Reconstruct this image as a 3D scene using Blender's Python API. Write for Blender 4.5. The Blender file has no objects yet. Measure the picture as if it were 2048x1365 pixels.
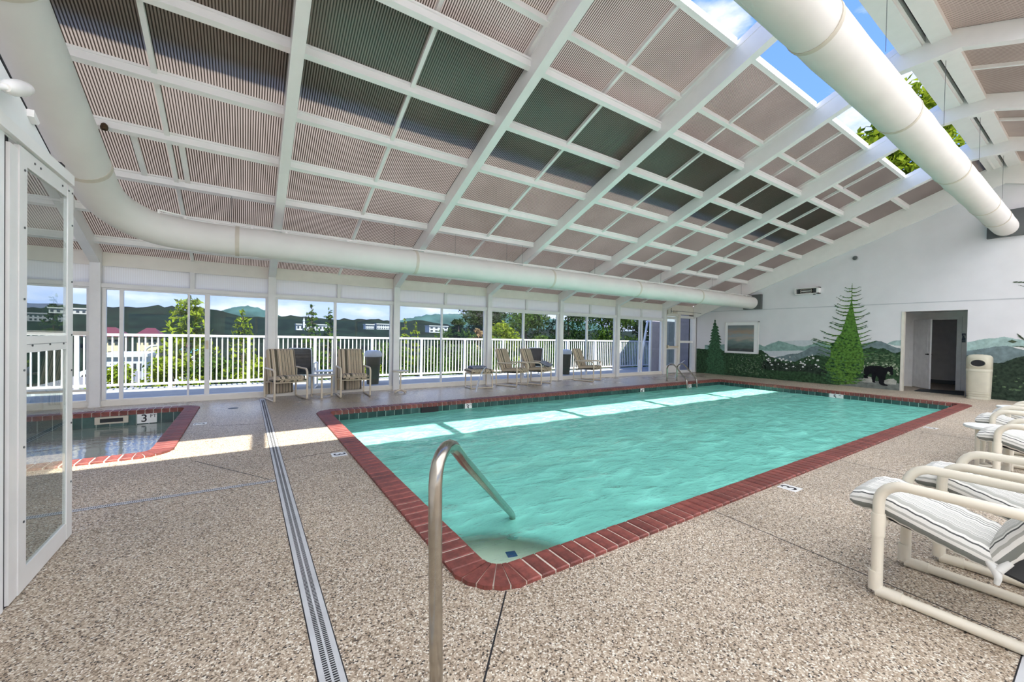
import bpy, bmesh, math, random
import numpy as np
from mathutils import Vector, Matrix, noise as mnoise
from mathutils.geometry import tessellate_polygon
PI = math.pi
SC = bpy.context.scene
COL = SC.collection
rnd = random.Random(7)

# ------------------------------------------------------------------ camera
F_PX, YAW, PIT, ROL, EYE = 803.389, 0.58397430, -0.01154222, 0.01780757, 1.31
cam_d = bpy.data.cameras.new('camera'); cam = bpy.data.objects.new('camera', cam_d); COL.objects.link(cam)
fw = Vector((math.sin(YAW)*math.cos(PIT), math.cos(YAW)*math.cos(PIT), math.sin(PIT)))
rt = Vector((math.cos(YAW), -math.sin(YAW), 0)); up = rt.cross(fw)
rt2 = rt*math.cos(ROL) + up*math.sin(ROL); up2 = -rt*math.sin(ROL) + up*math.cos(ROL)
cam.matrix_world = Matrix(((rt2.x, up2.x, -fw.x, 0), (rt2.y, up2.y, -fw.y, 0), (rt2.z, up2.z, -fw.z, EYE), (0, 0, 0, 1)))
cam_d.sensor_width = 36.0; cam_d.lens = F_PX/2048*36.0; cam_d.clip_start = .05; cam_d.clip_end = 5000
SC.camera = cam

# ------------------------------------------------------------------ view, sky, sun
SC.view_settings.view_transform = 'Standard'; SC.view_settings.look = 'None'
SC.view_settings.gamma = 1.0; SC.view_settings.use_curve_mapping = False
SC.view_settings.exposure = EXPOSURE = 1.1
SUN_E, SKY_E = 6.0, 0.68
W = bpy.data.worlds.new('sky'); SC.world = W; W.use_nodes = True
nt = W.node_tree; nt.nodes.clear()
def N(t, typ, **kw):
    n = t.nodes.new(typ)
    for k, v in kw.items(): setattr(n, k, v)
    return n
def L(t, a, b): t.links.new(a, b)
def ramp(t, stops, interp='LINEAR'):
    r = N(t, 'ShaderNodeValToRGB'); cr = r.color_ramp; cr.interpolation = interp
    while len(cr.elements) < len(stops): cr.elements.new(0.5)
    for e, (p, c) in zip(cr.elements, stops):
        e.position = p; e.color = (c[0], c[1], c[2], 1) if not isinstance(c, (int, float)) else (c, c, c, 1)
    return r
def math_n(t, op, a, b=None, c=None):
    m = N(t, 'ShaderNodeMath', operation=op)
    for i, v in enumerate((a, b, c)):
        if v is None: continue
        if isinstance(v, (int, float)): m.inputs[i].default_value = v
        else: L(t, v, m.inputs[i])
    return m.outputs[0]
tc = N(nt, 'ShaderNodeTexCoord'); sx = N(nt, 'ShaderNodeSeparateXYZ'); L(nt, tc.outputs['Generated'], sx.inputs[0])
gr = ramp(nt, [(0.0, (.50, .62, .95)), (.10, (.42, .56, 1.0)), (.30, (.20, .40, 1.0)), (1.0, (.10, .26, .85))]); L(nt, sx.outputs['Z'], gr.inputs[0])
mp = N(nt, 'ShaderNodeMapping'); mp.inputs['Scale'].default_value = (1.0, 1.0, 2.6); mp.inputs['Location'].default_value = (.35, .1, .2)
L(nt, tc.outputs['Generated'], mp.inputs[0])
nz = N(nt, 'ShaderNodeTexNoise'); nz.inputs['Scale'].default_value = 3.6; nz.inputs['Detail'].default_value = 7; nz.inputs['Roughness'].default_value = .55
L(nt, mp.outputs[0], nz.inputs['Vector'])
cl = ramp(nt, [(.52, 0.0), (.66, .9)]); L(nt, nz.outputs['Fac'], cl.inputs[0])
mx = N(nt, 'ShaderNodeMixRGB'); L(nt, cl.outputs[0], mx.inputs[0]); L(nt, gr.outputs[0], mx.inputs[1]); mx.inputs[2].default_value = (.98, .97, 1.0, 1)
bg = N(nt, 'ShaderNodeBackground'); bg.inputs['Strength'].default_value = SKY_E; L(nt, mx.outputs[0], bg.inputs[0])
wo = N(nt, 'ShaderNodeOutputWorld'); L(nt, bg.outputs[0], wo.inputs[0])
sun_d = bpy.data.lights.new('sun', 'SUN'); sun_d.energy = SUN_E; sun_d.angle = math.radians(.55); sun_d.color = (1.0, .96, .88)
sun = bpy.data.objects.new('sun', sun_d); COL.objects.link(sun); sun.location = (0, -20, 40)
sun.rotation_euler = Vector((-.055, .605, -1)).to_track_quat('-Z', 'Y').to_euler()

# ------------------------------------------------------------------ materials
MATS = {}
def newmat(name):
    m = bpy.data.materials.new(name); m.use_nodes = True; t = m.node_tree; t.nodes.clear()
    out = N(t, 'ShaderNodeOutputMaterial'); MATS[name] = m
    return m, t, out
def pm(name, col, rough=.5, metal=0.0, var=.06, vscale=6.0, bump=0.0, bscale=80.0, spec=.5, rand=0.0):
    m, t, out = newmat(name)
    p = N(t, 'ShaderNodeBsdfPrincipled'); L(t, p.outputs[0], out.inputs[0])
    p.inputs['Roughness'].default_value = rough; p.inputs['Metallic'].default_value = metal
    p.inputs['Specular IOR Level'].default_value = spec
    tc = N(t, 'ShaderNodeTexCoord'); n = N(t, 'ShaderNodeTexNoise'); n.inputs['Scale'].default_value = vscale; n.inputs['Detail'].default_value = 4
    L(t, tc.outputs['Object'], n.inputs['Vector'])
    lo = [c*(1-var) for c in col]; hi = [min(1, c*(1+var)) for c in col]
    r = ramp(t, [(.3, lo), (.7, hi)]); L(t, n.outputs['Fac'], r.inputs[0]); c = r.outputs[0]
    if rand:
        oi = N(t, 'ShaderNodeObjectInfo'); hs = N(t, 'ShaderNodeHueSaturation')
        v = math_n(t, 'MULTIPLY_ADD', oi.outputs['Random'], 2*rand, 1-rand); L(t, v, hs.inputs['Value']); L(t, c, hs.inputs['Color']); c = hs.outputs[0]
    L(t, c, p.inputs['Base Color'])
    if bump:
        n2 = N(t, 'ShaderNodeTexNoise'); n2.inputs['Scale'].default_value = bscale; L(t, tc.outputs['Object'], n2.inputs['Vector'])
        b = N(t, 'ShaderNodeBump'); b.inputs['Strength'].default_value = bump; b.inputs['Distance'].default_value = .004
        L(t, n2.outputs['Fac'], b.inputs['Height']); L(t, b.outputs[0], p.inputs['Normal'])
    return m
M_white = pm('white_paint', (.88, .865, .835), .35, var=.02)
M_alum = pm('white_aluminium', (.80, .79, .76), .35, var=.03)
M_beige = pm('beige_aluminium', (.82, .78, .69), .4, var=.03)
M_wall = pm('pale_grey_wall_paint', (.76, .75, .765), .7, var=.03, vscale=2)
M_wall2 = pm('white_wall_paint', (.88, .875, .86), .6, var=.03)
M_black = pm('black_rubber', (.012, .012, .014), .6)
M_dark = pm('dark_grey_metal', (.09, .10, .10), .5)
M_duct = pm('white_duct_fabric', (.72, .70, .66), .8, var=.03, vscale=3, bump=.15, bscale=14)
M_seam = pm('cream_seam_tape', (.60, .55, .46), .8)
M_pvc = pm('cream_pvc', (.80, .74, .61), .3, var=.03)
M_tan = pm('beige_tube', (.70, .60, .45), .4)
M_steel = pm('stainless_steel', (.42, .39, .34), .22, 1.0, var=.15, vscale=20)
M_brick = pm('red_brick', (.20, .052, .040), .55, var=.35, vscale=25, rand=.22, bump=.3, bscale=120)
M_mortar = pm('pale_mortar', (.62, .55, .46), .9, bump=.3)
M_tile = pm('dark_green_tile', (.035, .085, .075), .15, var=.25, vscale=10, rand=.25)
M_grout = pm('grey_grout', (.55, .58, .55), .8)
M_plaster = pm('mint_pool_plaster', (.62, .86, .74), .8, var=.04)
M_marker = pm('white_ceramic', (.80, .80, .77), .3)
M_ink = pm('black_ink', (.015, .015, .018), .5)
M_blue = pm('cobalt_tile', (.02, .06, .32), .25)
M_conc = pm('deck_concrete', (.34, .345, .34), .75, var=.08, vscale=3, bump=.2)
M_stone = pm('ceramic_beige', (.58, .53, .42), .5, var=.05)
M_trash = pm('cream_plastic', (.58, .55, .43), .5, var=.05)
M_door = pm('door_white_paint', (.86, .86, .85), .45)
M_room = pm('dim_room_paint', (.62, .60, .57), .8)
M_mat = pm('black_rubber_mat', (.02, .025, .03), .8, bump=.5, bscale=200)
M_navy = pm('navy_sign', (.02, .03, .07), .4)
M_grate = pm('grey_grate', (.55, .56, .57), .45, var=.08)
M_table = pm('white_table_top', (.80, .80, .76), .35)
M_cfab = pm('charcoal_fabric', (.06, .055, .05), .9, var=.3, vscale=12)
M_sling = pm('dark_mesh_fabric', (.03, .03, .03), .9)
M_trunk = pm('bark', (.12, .085, .055), .9, var=.3, vscale=15)
M_roofr = pm('maroon_roofing', (.075, .008, .015), .6, var=.2)
M_cream = pm('cream_render', (.45, .40, .28), .8)
M_bwhite = pm('white_render', (.42, .45, .47), .7)
M_wglass = pm('dark_window_glass', (.03, .04, .05), .1)
M_asph = pm('asphalt', (.14, .14, .15), .9)
M_teal = pm('turquoise_tarp', (.10, .42, .48), .4)
M_lav = pm('lavender_siding', (.44, .42, .52), .6, rand=.04)
M_bluedoor = pm('blue_grey_door', (.30, .36, .42), .5)
M_lampw = pm('white_lamp_glass', (.86, .84, .80), .2)
M_chrome = pm('reflector_metal', (.7, .68, .62), .15, 1.0)
M_wfab = pm('white_cotton', (.74, .74, .70), .9)
M_planter = pm('dark_olive_planter', (.06, .055, .03), .6)

def striped(name, stops, period, rough=.85):
    m, t, out = newmat(name); p = N(t, 'ShaderNodeBsdfPrincipled'); L(t, p.outputs[0], out.inputs[0]); p.inputs['Roughness'].default_value = rough
    p.inputs['Specular IOR Level'].default_value = .2
    tc = N(t, 'ShaderNodeTexCoord'); at = N(t, 'ShaderNodeAttribute'); at.attribute_name = 'stripe'
    n = N(t, 'ShaderNodeTexNoise'); n.inputs['Scale'].default_value = 7; L(t, tc.outputs['Object'], n.inputs['Vector'])
    xx = math_n(t, 'MULTIPLY_ADD', n.outputs['Fac'], .006, at.outputs['Fac'])
    f = math_n(t, 'FRACT', math_n(t, 'MULTIPLY_ADD', xx, 1/period, 10.37))
    r = ramp(t, stops, 'CONSTANT'); L(t, f, r.inputs[0]); L(t, r.outputs[0], p.inputs['Base Color'])
    b = N(t, 'ShaderNodeBump'); b.inputs['Strength'].default_value = .25; b.inputs['Distance'].default_value = .02; L(t, n.outputs['Fac'], b.inputs['Height']); L(t, b.outputs[0], p.inputs['Normal'])
    return m
wh, lg, mg, dg = (.82, .81, .76), (.46, .46, .42), (.22, .23, .21), (.10, .105, .10)
M_gstripe = striped('grey_white_stripe_fabric', [(0, wh), (.10, mg), (.20, wh), (.26, lg), (.30, wh), (.37, dg), (.40, wh), (.46, lg), (.58, wh), (.66, mg), (.70, wh), (.78, dg), (.81, wh), (.87, lg), (.93, wh)], .29)
M_gseat = M_gstripe
tn, ol, cr_, br = (.52, .42, .29), (.11, .10, .07), (.74, .66, .53), (.24, .185, .13)
M_bstripe = striped('brown_stripe_fabric', [(0, tn), (.10, cr_), (.13, br), (.20, cr_), (.22, ol), (.42, br), (.46, cr_), (.50, tn), (.62, cr_), (.65, br), (.72, ol), (.80, cr_), (.83, tn)], .235)
M_bluestripe = striped('slate_blue_fabric', [(0, (.22, .24, .30)), (.5, (.30, .32, .38)), (.7, (.15, .16, .2))], .12)

# exposed-aggregate floor
def floor_mat():
    m, t, out = newmat('exposed_aggregate'); p = N(t, 'ShaderNodeBsdfPrincipled'); L(t, p.outputs[0], out.inputs[0])
    tc = N(t, 'ShaderNodeTexCoord'); v = N(t, 'ShaderNodeTexVoronoi'); v.inputs['Scale'].default_value = 150; L(t, tc.outputs['Object'], v.inputs['Vector'])
    s = N(t, 'ShaderNodeSeparateColor'); L(t, v.outputs['Color'], s.inputs[0])
    r = ramp(t, [(0, (.05, .04, .03)), (.06, (.21, .155, .105)), (.21, (.42, .325, .23)), (.48, (.55, .45, .335)), (.72, (.68, .585, .455)), (.88, (.86, .81, .70))], 'CONSTANT'); L(t, s.outputs[0], r.inputs[0])
    ed = ramp(t, [(.35, 1.0), (.85, .80)]); L(t, v.outputs['Distance'], ed.inputs[0])
    mu = N(t, 'ShaderNodeMixRGB', blend_type='MULTIPLY'); mu.inputs[0].default_value = 1; L(t, r.outputs[0], mu.inputs[1]); L(t, ed.outputs[0], mu.inputs[2])
    n = N(t, 'ShaderNodeTexNoise'); n.inputs['Scale'].default_value = .9; n.inputs['Detail'].default_value = 5; L(t, tc.outputs['Object'], n.inputs['Vector'])
    st = ramp(t, [(.35, .86), (.65, 1.06)]); L(t, n.outputs['Fac'], st.inputs[0])
    m2 = N(t, 'ShaderNodeMixRGB', blend_type='MULTIPLY'); m2.inputs[0].default_value = 1; L(t, mu.outputs[0], m2.inputs[1]); L(t, st.outputs[0], m2.inputs[2])
    L(t, m2.outputs[0], p.inputs['Base Color'])
    sp = N(t, 'ShaderNodeSeparateXYZ'); L(t, tc.outputs['Object'], sp.inputs[0])     # splashed strip between the pool and the windows stays damp and glossy
    wet = N(t, 'ShaderNodeMapRange'); L(t, sp.outputs['Y'], wet.inputs[0]); wet.inputs[1].default_value = 5.0; wet.inputs[2].default_value = 8.2
    ro = math_n(t, 'MULTIPLY_ADD', wet.outputs[0], -.34, .62); ro2 = math_n(t, 'MULTIPLY_ADD', n.outputs['Fac'], .22, math_n(t, 'SUBTRACT', ro, .11)); L(t, ro2, p.inputs['Roughness'])
    b = N(t, 'ShaderNodeBump'); b.inputs['Strength'].default_value = .35; b.inputs['Distance'].default_value = .003; L(t, ed.outputs[0], b.inputs['Height']); L(t, b.outputs[0], p.inputs['Normal'])
    return m
M_floor = floor_mat()

def glass_mat(name, tint=(.95, .97, .965), base=.0, rough=0.0):
    m, t, out = newmat(name); tr = N(t, 'ShaderNodeBsdfTransparent'); tr.inputs[0].default_value = (*tint, 1)
    g = N(t, 'ShaderNodeBsdfGlossy'); g.inputs['Roughness'].default_value = rough; g.inputs[0].default_value = (1, 1, 1, 1)
    fr = N(t, 'ShaderNodeFresnel'); fr.inputs[0].default_value = 1.5; f = math_n(t, 'MULTIPLY_ADD', fr.outputs[0], .6, base)
    geo = N(t, 'ShaderNodeNewGeometry'); f = math_n(t, 'MULTIPLY', f, math_n(t, 'SUBTRACT', 1.0, geo.outputs['Backfacing']))
    mi = N(t, 'ShaderNodeMixShader'); L(t, f, mi.inputs[0]); L(t, tr.outputs[0], mi.inputs[1]); L(t, g.outputs[0], mi.inputs[2]); L(t, mi.outputs[0], out.inputs[0])
    return m
M_glass = glass_mat('window_glass')
M_glass2 = glass_mat('door_glass', (.80, .84, .82), .08)

# bronze twin-wall polycarbonate: ribs run up the slope, light passes diffusely
def poly_mat(name, dark, light, period, axis='X', clear=.07, diff=.22, shallow=1.0):
    m, t, out = newmat(name); tc = N(t, 'ShaderNodeTexCoord'); s = N(t, 'ShaderNodeSeparateXYZ'); L(t, tc.outputs['Object'], s.inputs[0])
    w = math_n(t, 'SINE', math_n(t, 'MULTIPLY', s.outputs[axis], 2*PI/period))
    n = N(t, 'ShaderNodeTexNoise'); n.inputs['Scale'].default_value = 1.1; n.inputs['Detail'].default_value = 3; L(t, tc.outputs['Object'], n.inputs['Vector'])
    w2 = math_n(t, 'MULTIPLY_ADD', n.outputs['Fac'], .5, math_n(t, 'MULTIPLY_ADD', w, .5, .25))
    r = ramp(t, [(.15, dark), (.34, dark), (.54, light), (.95, light)]); L(t, w2, r.inputs[0])
    lw = N(t, 'ShaderNodeLayerWeight'); lw.inputs[0].default_value = .5          # the ribs between the two skins block more light at shallow angles
    mr = N(t, 'ShaderNodeMapRange'); L(t, lw.outputs['Facing'], mr.inputs[0]); mr.inputs[1].default_value = .35; mr.inputs[2].default_value = .70; mr.inputs[3].default_value = 1.0; mr.inputs[4].default_value = shallow
    mu = N(t, 'ShaderNodeVectorMath', operation='SCALE'); L(t, r.outputs[0], mu.inputs[0]); L(t, mr.outputs[0], mu.inputs['Scale']); rc = mu.outputs[0]
    tl = N(t, 'ShaderNodeBsdfTranslucent'); L(t, rc, tl.inputs[0])
    df = N(t, 'ShaderNodeBsdfDiffuse'); L(t, rc, df.inputs[0])
    m1 = N(t, 'ShaderNodeMixShader'); m1.inputs[0].default_value = diff; L(t, tl.outputs[0], m1.inputs[1]); L(t, df.outputs[0], m1.inputs[2])
    tr = N(t, 'ShaderNodeBsdfTransparent'); L(t, r.outputs[0], tr.inputs[0])
    m2 = N(t, 'ShaderNodeMixShader'); m2.inputs[0].default_value = clear; L(t, m1.outputs[0], m2.inputs[1]); L(t, tr.outputs[0], m2.inputs[2])
    g = N(t, 'ShaderNodeBsdfGlossy'); g.inputs['Roughness'].default_value = .25
    m3 = N(t, 'ShaderNodeMixShader'); m3.inputs[0].default_value = .04; L(t, m2.outputs[0], m3.inputs[1]); L(t, g.outputs[0], m3.inputs[2]); L(t, m3.outputs[0], out.inputs[0])
    return m
M_poly = poly_mat('bronze_polycarbonate', (.11, .088, .070), (.66, .60, .54), .027, clear=.13, shallow=.50)
M_opal = poly_mat('opal_polycarbonate', (.95, .92, .88), (.99, .97, .94), .03, clear=.02, diff=.42)

M_opal_fill = poly_mat('opal_fill_sheet', (.95, .95, .94), (.98, .98, .97), .03, clear=.0, diff=.04)  # pale diffusing sheet added out of view to brighten the interior
def water_mat(name, body, tint, dfac, step=None, refl=.6, glint_foam=None):
    m, t, out = newmat(name); tc = N(t, 'ShaderNodeTexCoord')
    mp = N(t, 'ShaderNodeMapping'); mp.inputs['Scale'].default_value = (1.0, 2.1, 1.0); mp.inputs['Rotation'].default_value = (0, 0, .35); L(t, tc.outputs['Object'], mp.inputs[0])
    n1 = N(t, 'ShaderNodeTexNoise'); n1.inputs['Scale'].default_value = 2.6; n1.inputs['Detail'].default_value = 5; n1.inputs['Distortion'].default_value = .6; L(t, mp.outputs[0], n1.inputs['Vector'])
    n2 = N(t, 'ShaderNodeTexNoise'); n2.inputs['Scale'].default_value = 11; n2.inputs['Detail'].default_value = 3; L(t, mp.outputs[0], n2.inputs['Vector'])
    h = math_n(t, 'MULTIPLY_ADD', n2.outputs['Fac'], .22, n1.outputs['Fac'])
    b = N(t, 'ShaderNodeBump'); b.inputs['Strength'].default_value = .55; b.inputs['Distance'].default_value = .12; L(t, h, b.inputs['Height'])
    cr = ramp(t, [(.30, [c*.78 for c in body]), (.55, body), (.75, [min(1, c*1.25+.02) for c in body])]); L(t, n1.outputs['Fac'], cr.inputs[0])
    b2 = N(t, 'ShaderNodeBump'); b2.inputs['Strength'].default_value = .22; b2.inputs['Distance'].default_value = .12; L(t, h, b2.inputs['Height'])
    df = N(t, 'ShaderNodeBsdfDiffuse'); L(t, b2.outputs[0], df.inputs['Normal']); colr = cr.outputs[0]
    if glint_foam:                                                     # bubbles, plus sun sparkle painted as pale mint flecks along the sunlit strip
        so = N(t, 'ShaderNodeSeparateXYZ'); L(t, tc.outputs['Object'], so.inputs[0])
        dy = math_n(t, 'MULTIPLY', math_n(t, 'SUBTRACT', so.outputs['Y'], glint_foam[0]), 1/glint_foam[1]); mk = math_n(t, 'EXPONENT', math_n(t, 'MULTIPLY', math_n(t, 'MULTIPLY', dy, dy), -1.0))
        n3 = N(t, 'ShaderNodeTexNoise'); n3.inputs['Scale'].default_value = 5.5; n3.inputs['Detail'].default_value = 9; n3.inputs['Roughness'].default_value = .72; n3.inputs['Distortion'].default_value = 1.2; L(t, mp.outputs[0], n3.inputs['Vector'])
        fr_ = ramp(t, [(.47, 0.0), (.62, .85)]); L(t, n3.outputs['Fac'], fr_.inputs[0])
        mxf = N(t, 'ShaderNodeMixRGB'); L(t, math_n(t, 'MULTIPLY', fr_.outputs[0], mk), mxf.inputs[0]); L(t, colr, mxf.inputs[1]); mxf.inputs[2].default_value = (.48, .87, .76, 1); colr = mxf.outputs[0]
    L(t, colr, df.inputs[0])
    tr = N(t, 'ShaderNodeBsdfTransparent'); tr.inputs[0].default_value = (*tint, 1)
    mi = N(t, 'ShaderNodeMixShader'); L(t, df.outputs[0], mi.inputs[2]); L(t, tr.outputs[0], mi.inputs[1])
    if step:                                                     # the water over the corner bench is shallow and clear
        d = N(t, 'ShaderNodeVectorMath', operation='DISTANCE'); L(t, tc.outputs['Object'], d.inputs[0]); d.inputs[1].default_value = step
        mr = N(t, 'ShaderNodeMapRange'); L(t, d.outputs['Value'], mr.inputs[0]); mr.inputs[1].default_value = .64; mr.inputs[2].default_value = .80; mr.inputs[3].default_value = .06; mr.inputs[4].default_value = dfac
        L(t, mr.outputs[0], mi.inputs[0])
    else: mi.inputs[0].default_value = dfac
    g = N(t, 'ShaderNodeBsdfGlossy'); g.inputs['Roughness'].default_value = .04; L(t, b.outputs[0], g.inputs['Normal'])
    fr = N(t, 'ShaderNodeFresnel'); fr.inputs[0].default_value = 1.33; L(t, b.outputs[0], fr.inputs['Normal'])
    m3 = N(t, 'ShaderNodeMixShader'); L(t, math_n(t, 'MULTIPLY', fr.outputs[0], refl), m3.inputs[0]); L(t, mi.outputs[0], m3.inputs[1]); L(t, g.outputs[0], m3.inputs[2]); L(t, m3.outputs[0], out.inputs[0])
    return m

def leaf_mat(name, a, b):
    m, t, out = newmat(name); tc = N(t, 'ShaderNodeTexCoord'); n = N(t, 'ShaderNodeTexNoise'); n.inputs['Scale'].default_value = 3.5; L(t, tc.outputs['Object'], n.inputs['Vector'])
    n2 = N(t, 'ShaderNodeTexWhiteNoise'); L(t, tc.outputs['Object'], n2.inputs['Vector'])
    r = ramp(t, [(.3, a), (.7, b)]); L(t, n.outputs['Fac'], r.inputs[0])
    df = N(t, 'ShaderNodeBsdfDiffuse'); L(t, r.outputs[0], df.inputs[0]); tl = N(t, 'ShaderNodeBsdfTranslucent'); L(t, r.outputs[0], tl.inputs[0])
    mi = N(t, 'ShaderNodeMixShader'); mi.inputs[0].default_value = .4; L(t, df.outputs[0], mi.inputs[1]); L(t, tl.outputs[0], mi.inputs[2]); L(t, mi.outputs[0], out.inputs[0])
    return m
M_leafY = leaf_mat('yellow_green_leaves', (.10, .17, .015), (.30, .36, .03))
M_leafG = leaf_mat('green_leaves', (.035, .085, .015), (.10, .17, .03))
M_leafD = leaf_mat('dark_green_leaves', (.012, .035, .012), (.045, .085, .022))
M_leafP = leaf_mat('pampas_plume', (.30, .20, .09), (.45, .34, .2))
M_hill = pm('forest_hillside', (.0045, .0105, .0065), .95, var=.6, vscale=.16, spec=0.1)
M_hill2 = pm('hazed_distant_forest', (.034, .072, .072), .95, var=.35, vscale=.04, spec=0)  # bluish air haze mixed into the forest colour
M_ground = pm('hillside_ground', (.06, .09, .03), .95, var=.4, vscale=.4)

# ------------------------------------------------------------------ mesh helpers
class MB:
    def __init__(s): s.v, s.f, s.sm, s.mi, s.cur, s.attr = [], [], [], [], 0, None
    def face(s, idx, smooth=False): s.f.append(tuple(idx)); s.sm.append(smooth); s.mi.append(s.cur)
    def hexa(s, p):     # 8 points: 0-3 bottom ring, 4-7 top ring
        b = len(s.v); s.v += [tuple(q) for q in p]
        for q in ((3, 2, 1, 0), (4, 5, 6, 7), (0, 1, 5, 4), (1, 2, 6, 5), (2, 3, 7, 6), (3, 0, 4, 7)): s.face([b+i for i in q])
        return s
    def box(s, x0, x1, y0, y1, z0, z1):
        return s.hexa([(x0, y0, z0), (x1, y0, z0), (x1, y1, z0), (x0, y1, z0), (x0, y0, z1), (x1, y0, z1), (x1, y1, z1), (x0, y1, z1)])
    def sbox(s, x0, x1, y0, y1, off0, off1, fn):   # box whose z follows fn(y)+off
        return s.hexa([(x0, y0, fn(y0)+off0), (x1, y0, fn(y0)+off0), (x1, y1, fn(y1)+off0), (x0, y1, fn(y1)+off0),
                       (x0, y0, fn(y0)+off1), (x1, y0, fn(y0)+off1), (x1, y1, fn(y1)+off1), (x0, y1, fn(y1)+off1)])
    def prism(s, poly, x0, x1, axis='x'):
        n = len(poly); b = len(s.v)
        mk = {'x': lambda a, p: (a, p[0], p[1]), 'y': lambda a, p: (p[0], a, p[1]), 'z': lambda a, p: (p[0], p[1], a)}[axis]
        s.v += [mk(x0, p) for p in poly] + [mk(x1, p) for p in poly]
        s.face([b+i for i in range(n)][::-1]); s.face([b+n+i for i in range(n)])
        for i in range(n): j = (i+1) % n; s.face((b+i, b+j, b+n+j, b+n+i))
        return s
    def tube(s, path, r, n=10, closed=False, caps=True):
        P = [Vector(p) for p in path]
        if not isinstance(r, (list, tuple)):
            Q = []; k_ = len(P)
            for i, p in enumerate(P):
                if not closed and i in (0, k_-1): Q.append(p); continue
                a, b_ = p-P[i-1], P[(i+1) % k_]-p
                if a.length > 3*r and b_.length > 3*r and a.angle(b_) > .6:
                    A_, B_ = p-a.normalized()*1.3*r, p+b_.normalized()*1.3*r; Q += [A_, p*.5+(A_+B_)*.25, B_]
                else: Q.append(p)
            P = Q
        m = len(P); R = r if isinstance(r, (list, tuple)) else [r]*m; b = len(s.v)
        def tang(i):
            if closed: return (P[(i+1) % m]-P[i-1]).normalized()
            if i == 0: return (P[1]-P[0]).normalized()
            if i == m-1: return (P[-1]-P[-2]).normalized()
            return ((P[i+1]-P[i]).normalized()+(P[i]-P[i-1]).normalized()).normalized()
        t = tang(0); u = t.orthogonal().normalized()
        for i in range(m):
            t2 = tang(i); ax = t.cross(t2)
            if ax.length > 1e-7: u = Matrix.Rotation(t.angle(t2), 3, ax.normalized()) @ u
            u = (u - t2*u.dot(t2)).normalized(); t = t2; w = t.cross(u)
            # mitre stretch so bends keep their thickness
            for k in range(n):
                a = 2*PI*k/n; s.v.append(tuple(P[i] + (u*math.cos(a) + w*math.sin(a))*R[i]))
        for i in range(m if closed else m-1):
            i2 = (i+1) % m
            if closed and i2 == 0:   # find best twist
                best = min(range(n), key=lambda q: (Vector(s.v[b+i*n])-Vector(s.v[b+q])).length)
            else: best = 0
            for k in range(n):
                k2 = (k+1) % n
                s.face((b+i*n+k, b+i*n+k2, b+i2*n+(k2+best) % n, b+i2*n+(k+best) % n), True)
        if caps and not closed:
            s.face([b+k for k in range(n)][::-1]); s.face([b+(m-1)*n+k for k in range(n)])
        return s
    def lathe(s, prof, c, n=20):
        b = len(s.v); m = len(prof)
        for r, z in prof:
            for k in range(n): a = 2*PI*k/n; s.v.append((c[0]+r*math.cos(a), c[1]+r*math.sin(a), c[2]+z))
        for i in range(m-1):
            for k in range(n): k2 = (k+1) % n; s.face((b+i*n+k, b+i*n+k2, b+(i+1)*n+k2, b+(i+1)*n+k), True)
        s.face([b+k for k in range(n)][::-1]); s.face([b+(m-1)*n+k for k in range(n)])
        return s
    def poly(s, pts):
        b = len(s.v); s.v += [tuple(p) for p in pts]; s.face([b+i for i in range(len(pts))]); return s
    def build(s, name, mat, parent=None, world=True):
        me = bpy.data.meshes.new(name)
        off = Vector(WORLD.get(parent, (0, 0, 0))) if (parent and world) else Vector((0, 0, 0))
        v = [(a-off.x, b-off.y, c-off.z) for a, b, c in s.v] if off.length else s.v
        me.from_pydata(v, [], s.f)
        for m in (mat if isinstance(mat, (list, tuple)) else [mat]): me.materials.append(m)
        me.polygons.foreach_set('use_smooth', s.sm); me.polygons.foreach_set('material_index', s.mi); me.update()
        if any(s.sm): me.set_sharp_from_angle(angle=math.radians(48))
        if s.attr: me.attributes.new('stripe', 'FLOAT', 'POINT').data.foreach_set('value', s.attr)
        o = bpy.data.objects.new(name, me); COL.objects.link(o)
        if parent: o.parent = parent; WORLD[o] = WORLD.get(parent, (0, 0, 0))
        return o
WORLD = {}
def tag(o, label=None, cat=None, group=None, kind=None):
    if label: o['label'] = label
    if cat: o['category'] = cat
    if group: o['group'] = group
    if kind: o['kind'] = kind
    return o
def empty(name, loc=(0, 0, 0), rz=0.0, label=None, cat=None, group=None, kind=None, parent=None):
    o = bpy.data.objects.new(name, None); COL.objects.link(o); o.location = loc; o.rotation_euler = (0, 0, rz); o.empty_display_size = .1
    WORLD[o] = tuple(loc)
    if parent: o.parent = parent
    return tag(o, label, cat, group, kind)
def kids(o): return [c for c in bpy.data.objects if c.parent == o]
def dup(root, loc, rz, label=None, group=None):
    r = root.copy(); COL.objects.link(r); r.location = loc; r.rotation_euler = (0, 0, rz)
    if label: r['label'] = label
    if group: r['group'] = group
    for ch in kids(root):
        c = ch.copy(); COL.objects.link(c); c.parent = r
        for g in kids(ch):
            d = g.copy(); COL.objects.link(d); d.parent = c
    return r
def text_mesh(name, body, size, mat, parent, matrix, depth=.0015):
    cu = bpy.data.curves.new(name, 'FONT'); cu.body = body; cu.size = size; cu.extrude = depth; cu.align_x = 'CENTER'; cu.align_y = 'CENTER'; cu.offset = size*.012
    to = bpy.data.objects.new(name+'_curve', cu); COL.objects.link(to)
    me = bpy.data.meshes.new_from_object(to.evaluated_get(bpy.context.evaluated_depsgraph_get()))
    bpy.data.objects.remove(to); me.materials.clear(); me.materials.append(mat)
    off = Vector(WORLD.get(parent, (0, 0, 0))) if parent else Vector((0, 0, 0))
    me.transform(Matrix.Translation(-off) @ matrix)
    o = bpy.data.objects.new(name, me); COL.objects.link(o)
    if parent: o.parent = parent; WORLD[o] = WORLD.get(parent, (0, 0, 0))
    return o
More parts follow.
